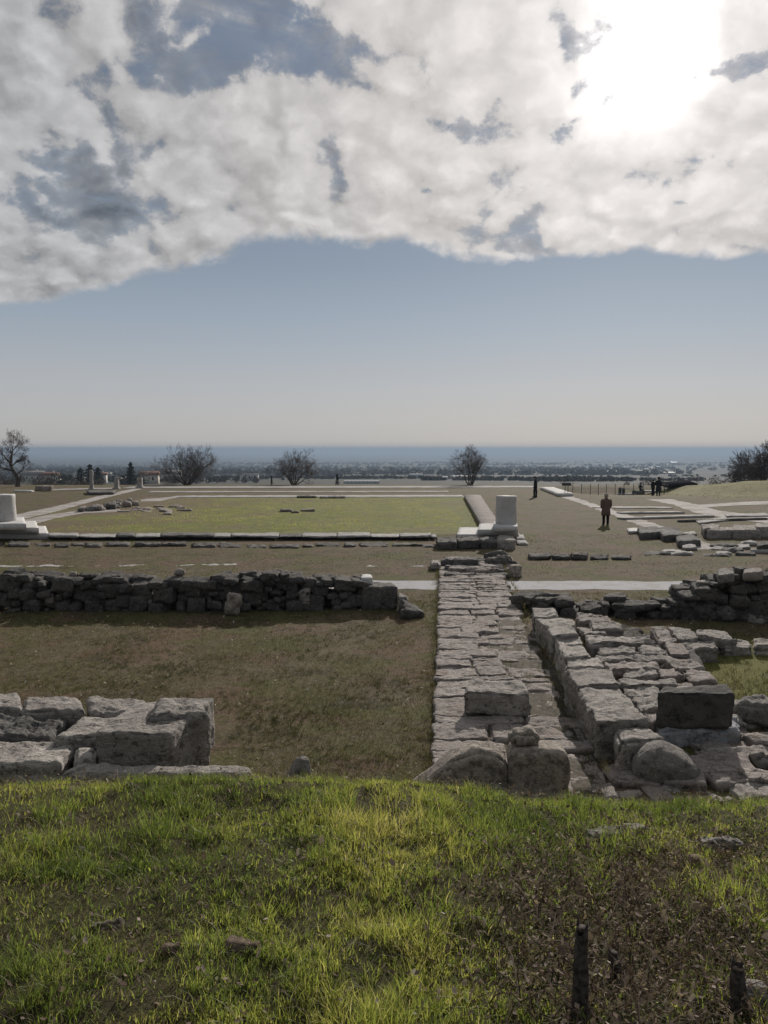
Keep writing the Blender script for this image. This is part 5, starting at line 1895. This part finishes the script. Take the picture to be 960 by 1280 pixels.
for i, (px, py, w_, d_, h_, mt, lb) in enumerate(((300, 1196, .15, .07, .05, 'rosetan', 'tan rounded stone in the grass, larger of the two close together'), (212, 1194, .10, .06, .025, 'rosetan', 'small flat brown stone in the grass left of the tan one'),
                                                (775, 1050, .36, .12, .04, 'boulder', 'flat grey stone half sunk at the top of the weedy bank'), (858, 1088, .15, .06, .08, 'rosetan', 'reddish angular stone in the grass near the flat grey stone'),
                                                (905, 1066, .26, .10, .06, 'boulder', 'grey lump of stone right of the flat grey stone on the bank'), (130, 1164, .12, .06, .02, 'soil', 'clod of bare brown earth in the grass'),
                                                (92, 1064, .09, .05, .015, 'boulder', 'small pale stone in the grass high on the left of the bank'), (948, 1266, .14, .08, .07, 'boulder', 'weathered grey stone beside the short sawn stake'))):
    if 'rosetan' not in M:
        M['rosetan'] = stone_mat('tan_stone', (.24, .18, .13), (.17, .125, .095), (.07, .055, .045), .3, None)
    g = GT(px, py, 1.0)
    V, F = stone(w_, d_, h_ + .04, r=.02, amp=.010, chip=.04, res=.010, freq=14)
    mk('clod' if mt == 'soil' else 'field_stone', place(V, (g[0], g[1] + d_ / 2, g[2] - .052), (i % 3 - 1) * .25, R(-12)), F, M[mt], label=lb, cat='clod' if mt == 'soil' else 'stone', group='small stones in the grass')

# ------------------------------------------------------------------ sun, sky, clouds, haze
sd = unit(ray(808, 72))
elev = math.asin(sd[2])
azim = math.atan2(sd[0], sd[1])
sl = bpy.data.lights.new('sun', 'SUN')
sl.energy = 4.0
sl.angle = R(.9)
sl.color = (1.0, .93, .85)
so = bpy.data.objects.new('sun', sl)
so.rotation_euler = Vector(-sd).to_track_quat('-Z', 'Y').to_euler()
so.location = (20, 60, 40)
COL.objects.link(so)

w = bpy.data.worlds.new('World')
sc.world = w
w.use_nodes = True
t = NT(w.node_tree)
t.flat = True
sky = t.n('ShaderNodeTexSky', sky_type='NISHITA')
sky.sun_disc = False
sky.sun_elevation = elev
sky.sun_rotation = azim
sky.altitude = 150
sky.air_density = 1.0
sky.dust_density = 1.2
sky.ozone_density = 1.5
dirv = t.n('ShaderNodeTexCoord').outputs['Generated']
sx = t.n('ShaderNodeSeparateXYZ')
t.put(sx, 0, dirv)
dx, dy, dz = sx.outputs
zc = t.math('MAXIMUM', dz, .02)
u = t.math('DIVIDE', dx, zc)
v = t.math('DIVIDE', dy, zc)
cmb = t.n('ShaderNodeCombineXYZ')
t.put(cmb, 0, u)
t.put(cmb, 1, v)
uv = cmb.outputs[0]


def UV(px, py):
    d = ray(px, py)
    return d[0] / d[2], d[1] / d[2]


# cloud deck edge
edge_px = [(-400, 400), (0, 383), (70, 374), (190, 352), (260, 325), (330, 309), (400, 304), (500, 309), (600, 328), (690, 326), (780, 319), (960, 321), (1300, 322)]
eu = [UV(*p) for p in edge_px]
U0, U1, VS = -5.0, 4.0, 8.0
er = t.n('ShaderNodeValToRGB')
while len(er.color_ramp.elements) < len(eu):
    er.color_ramp.elements.new(.5)
for e, (a_, b_) in zip(er.color_ramp.elements, eu):
    e.position = min(max((a_ - U0) / (U1 - U0), 0), 1)
    e.color = (b_ / VS,) * 3 + (1,)
t.put(er, 0, t.math('DIVIDE', t.math('SUBTRACT', u, U0), U1 - U0))
vedge = t.math('MULTIPLY', er.outputs[0], VS)
zs = t.math('ADD', t.math('MAXIMUM', dz, 0.0), .55)
cmb2 = t.n('ShaderNodeCombineXYZ')
t.put(cmb2, 0, t.math('DIVIDE', dx, zs))
t.put(cmb2, 1, t.math('DIVIDE', dy, zs))
sk = cmb2.outputs[0]
rip = t.noise(9.0, 8, .62, sk, .2)
vd = t.math('ADD', t.math('SUBTRACT', vedge, v), t.math('MULTIPLY', t.math('SUBTRACT', rip, .5), .75))
deck = t.ss(vd, -.02, .22)
# cover with gaps
big = t.noise(3.6, 9, .62, t.vmath('ADD', sk, (3.3, 1.7, 0)), .2)
wc = t.n('ShaderNodeTexNoise', noise_dimensions='2D')
t.put(wc, 'Vector', sk)
t.put(wc, 'Scale', 9.0)
t.put(wc, 'Detail', 6)
t.put(wc, 'Roughness', .6)
skw = t.vmath('ADD', sk, t.vmath('SCALE', t.vmath('SUBTRACT', wc.outputs['Color'], (.5, .5, .5)), .09))
fine = t.noise(26, 8, .64, sk, .2)


def puffs(vec):
    p1 = t.vor(15, vec, 'SMOOTH_F1')
    p2 = t.vor(36, vec, 'SMOOTH_F1')
    return t.math('SUBTRACT', 1.0, t.math('ADD', t.math('MULTIPLY', p1, .95), t.math('MULTIPLY', p2, .40)))


cells = puffs(skw)
wob = t.n('ShaderNodeTexNoise', noise_dimensions='2D')
t.put(wob, 'Vector', sk)
t.put(wob, 'Scale', 7.5)
t.put(wob, 'Detail', 7)
t.put(wob, 'Roughness', .62)
wv = t.vmath('SCALE', t.vmath('SUBTRACT', wob.outputs['Color'], (.5, .5, .5)), .42)
uvw = t.vmath('ADD', uv, wv)
gap = None
gaps = [(90, 205, 110, 36, .42), (60, 255, 130, 30, .40), (130, 300, 90, 16, .16), (265, 35, 95, 55, .46), (345, 50, 60, 38, .40), (240, 95, 75, 30, .30), (130, 25, 70, 30, .30), (60, 120, 60, 22, .20), (410, 190, 42, 22, .42), (430, 235, 40, 12, .34), (525, 238, 16, 7, .38),
        (545, 100, 22, 26, .26), (580, 160, 26, 10, .30), (665, 235, 26, 12, .36), (700, 45, 60, 20, .40), (742, 150, 18, 45, .50), (715, 105, 26, 22, .40), (895, 88, 34, 16, .46), (950, 70, 34, 26, .44), (880, 205, 60, 8, .26), (785, 270, 12, 5, .34), (860, 252, 20, 5, .28), (640, 8, 50, 14, .25), (835, 230, 16, 10, .24)]
for (px, py, rx, ry, k) in gaps:
    k = k * .70
    cu, cv = UV(px, py)
    u1, _ = UV(px + rx, py)
    _, v1 = UV(px, py - ry)
    _, v2 = UV(px, py + ry)
    m = t.vmath('SUBTRACT', uvw, (cu, cv, 0))
    m = t.vmath('MULTIPLY', m, (1 / abs(u1 - cu), 2 / abs(v2 - v1), 0))
    l2 = t.vmath('DOT_PRODUCT', m, m, out='Value')
    gg = t.math('MULTIPLY', t.math('EXPONENT', t.math('MULTIPLY', l2, -1.0)), k)
    gap = gg if gap is None else t.math('ADD', gap, gg)
dens = t.math('ADD', t.math('MULTIPLY', t.math('SUBTRACT', big, .5), 1.0), t.math('MULTIPLY', t.math('SUBTRACT', cells, .45), .55))
dens = t.math('ADD', dens, t.math('MULTIPLY', t.math('SUBTRACT', fine, .5), .42))
dens = t.math('ADD', dens, .325)
dens = t.math('ADD', dens, t.ss(u, -1.5, .8, -.02, .06))
dens = t.math('SUBTRACT', dens, gap)
cov = t.ss(dens, -.04, .22)
behind = t.ss(v, -1.2, .6, .75, 1)  # unseen clouds added behind the camera to raise ambient on front faces
thin = t.ss(t.noise(6.5, 9, .66, t.vmath('ADD', t.vmath('MULTIPLY', sk, (1, 1.5, 1)), (7.7, 2.1, 0)), .4), .34, .64, .14, .68)
mask = t.math('MULTIPLY', t.math('MULTIPLY', t.math('MAXIMUM', cov, thin), deck), behind)
# lumps lit from the sun's side: sample the cell pattern a little towards the sun
su, sv_ = sd[0] / sd[2], sd[1] / sd[2]
tow = t.vmath('NORMALIZE', t.vmath('SUBTRACT', (su, sv_, 0), uv))
cells2 = puffs(t.vmath('ADD', skw, t.vmath('SCALE', tow, .022)))
lump = t.math('SUBTRACT', cells, cells2)
ca = t.vmath('DOT_PRODUCT', dirv, tuple(sd), out='Value')
ang = t.math('ARCCOSINE', t.math('MINIMUM', ca, .999999))
g_core = t.math('EXPONENT', t.math('MULTIPLY', t.math('POWER', t.math('DIVIDE', t.math('ADD', ang, t.math('MULTIPLY', t.math('SUBTRACT', big, .5), .06)), .046), 2.0), -1))
g_mid = t.math('EXPONENT', t.math('MULTIPLY', t.math('DIVIDE', ang, .10), -1))
g_wide = t.math('EXPONENT', t.math('MULTIPLY', t.math('DIVIDE', ang, .42), -1))
S = 10.0
cb = t.math('ADD', t.math('MULTIPLY', g_wide, .48), .29)
cb = t.math('ADD', cb, t.math('MULTIPLY', lump, .20))
cb = t.math('ADD', cb, t.math('MULTIPLY', t.math('SUBTRACT', big, .5), .11))
cb = t.math('ADD', cb, t.math('MULTIPLY', t.math('SUBTRACT', fine, .5), .16))
cb = t.math('ADD', cb, t.math('MULTIPLY', t.math('SUBTRACT', cells, .45), .15))
cb = t.math('ADD', cb, t.math('MULTIPLY', t.math('SUBTRACT', cov, .9), .16))
cb = t.math('ADD', cb, t.math('MULTIPLY', g_mid, .15))
core = t.math('MULTIPLY', g_core, t.math('ADD', t.math('MULTIPLY', cov, 2.4), .12))
cb = t.math('MAXIMUM', cb, .05)
ccol = t.mix(t.ss(ang, .15, .9), (1.0, .955, .93), (.93, .95, .985))
cloud = t.vmath('SCALE', ccol, t.math('MULTIPLY', cb, S * .94))
el = t.math('ARCSINE', t.math('MINIMUM', t.math('MAXIMUM', dz, 0.0), 1.0))
veil = t.ramp(t.math('DIVIDE', el, 1.2), [(0, (.36, .385, .42)), (.006, (.515, .51, .51)), (.03, (.53, .53, .535)), (.065, (.50, .52, .55)), (.13, (.375, .44, .52)), (.19, (.28, .345, .435)), (.32, (.185, .245, .34)), (.5, (.16, .215, .32)), (1, (.10, .14, .22))])
side = t.math('ADD', t.math('MULTIPLY', g_wide, .26), .78)
veil = t.vmath('SCALE', veil, t.math('MULTIPLY', side, S * .86))
skyc = t.mix(.975, sky.outputs[0], veil)
fin = t.mix(mask, skyc, cloud)
glow = t.vmath('SCALE', (1.0, .95, .90), t.math('MULTIPLY', core, S))
fin = t.vmath('ADD', fin, glow)
bg = t.n('ShaderNodeBackground')
t.put(bg, 'Color', fin)
t.put(bg, 'Strength', .1)
o = t.n('ShaderNodeOutputWorld')
t.t.links.new(bg.outputs[0], o.inputs['Surface'])

# air between here and the horizon
V, F = box(-47500, 47500, -2600, 47500, -133, 9.5)
F = F[:, ::-1] if False else F
mh, th = newmat('air')
pv = th.n('ShaderNodeVolumePrincipled')
th.put(pv, 'Color', (.27, .345, .445))
th.put(pv, 'Density', .00022)
th.put(pv, 'Anisotropy', .25)
oo = th.n('ShaderNodeOutputMaterial')
th.t.links.new(pv.outputs[0], oo.inputs['Volume'])
mk('haze', V, F, mh, origin=(0, 0, 0), kind='stuff', smooth=False)

# ------------------------------------------------------------------ render settings
sc.render.engine = 'CYCLES'
sc.cycles.use_denoising = True
sc.cycles.max_bounces = 6
sc.cycles.diffuse_bounces = 2
sc.cycles.glossy_bounces = 2
sc.cycles.transmission_bounces = 4
sc.cycles.volume_bounces = 1
sc.cycles.transparent_max_bounces = 8
sc.view_settings.view_transform = 'Standard'
sc.view_settings.look = 'None'
sc.view_settings.exposure = 0.25
sc.view_settings.gamma = 1.0
sc.view_settings.use_curve_mapping = False
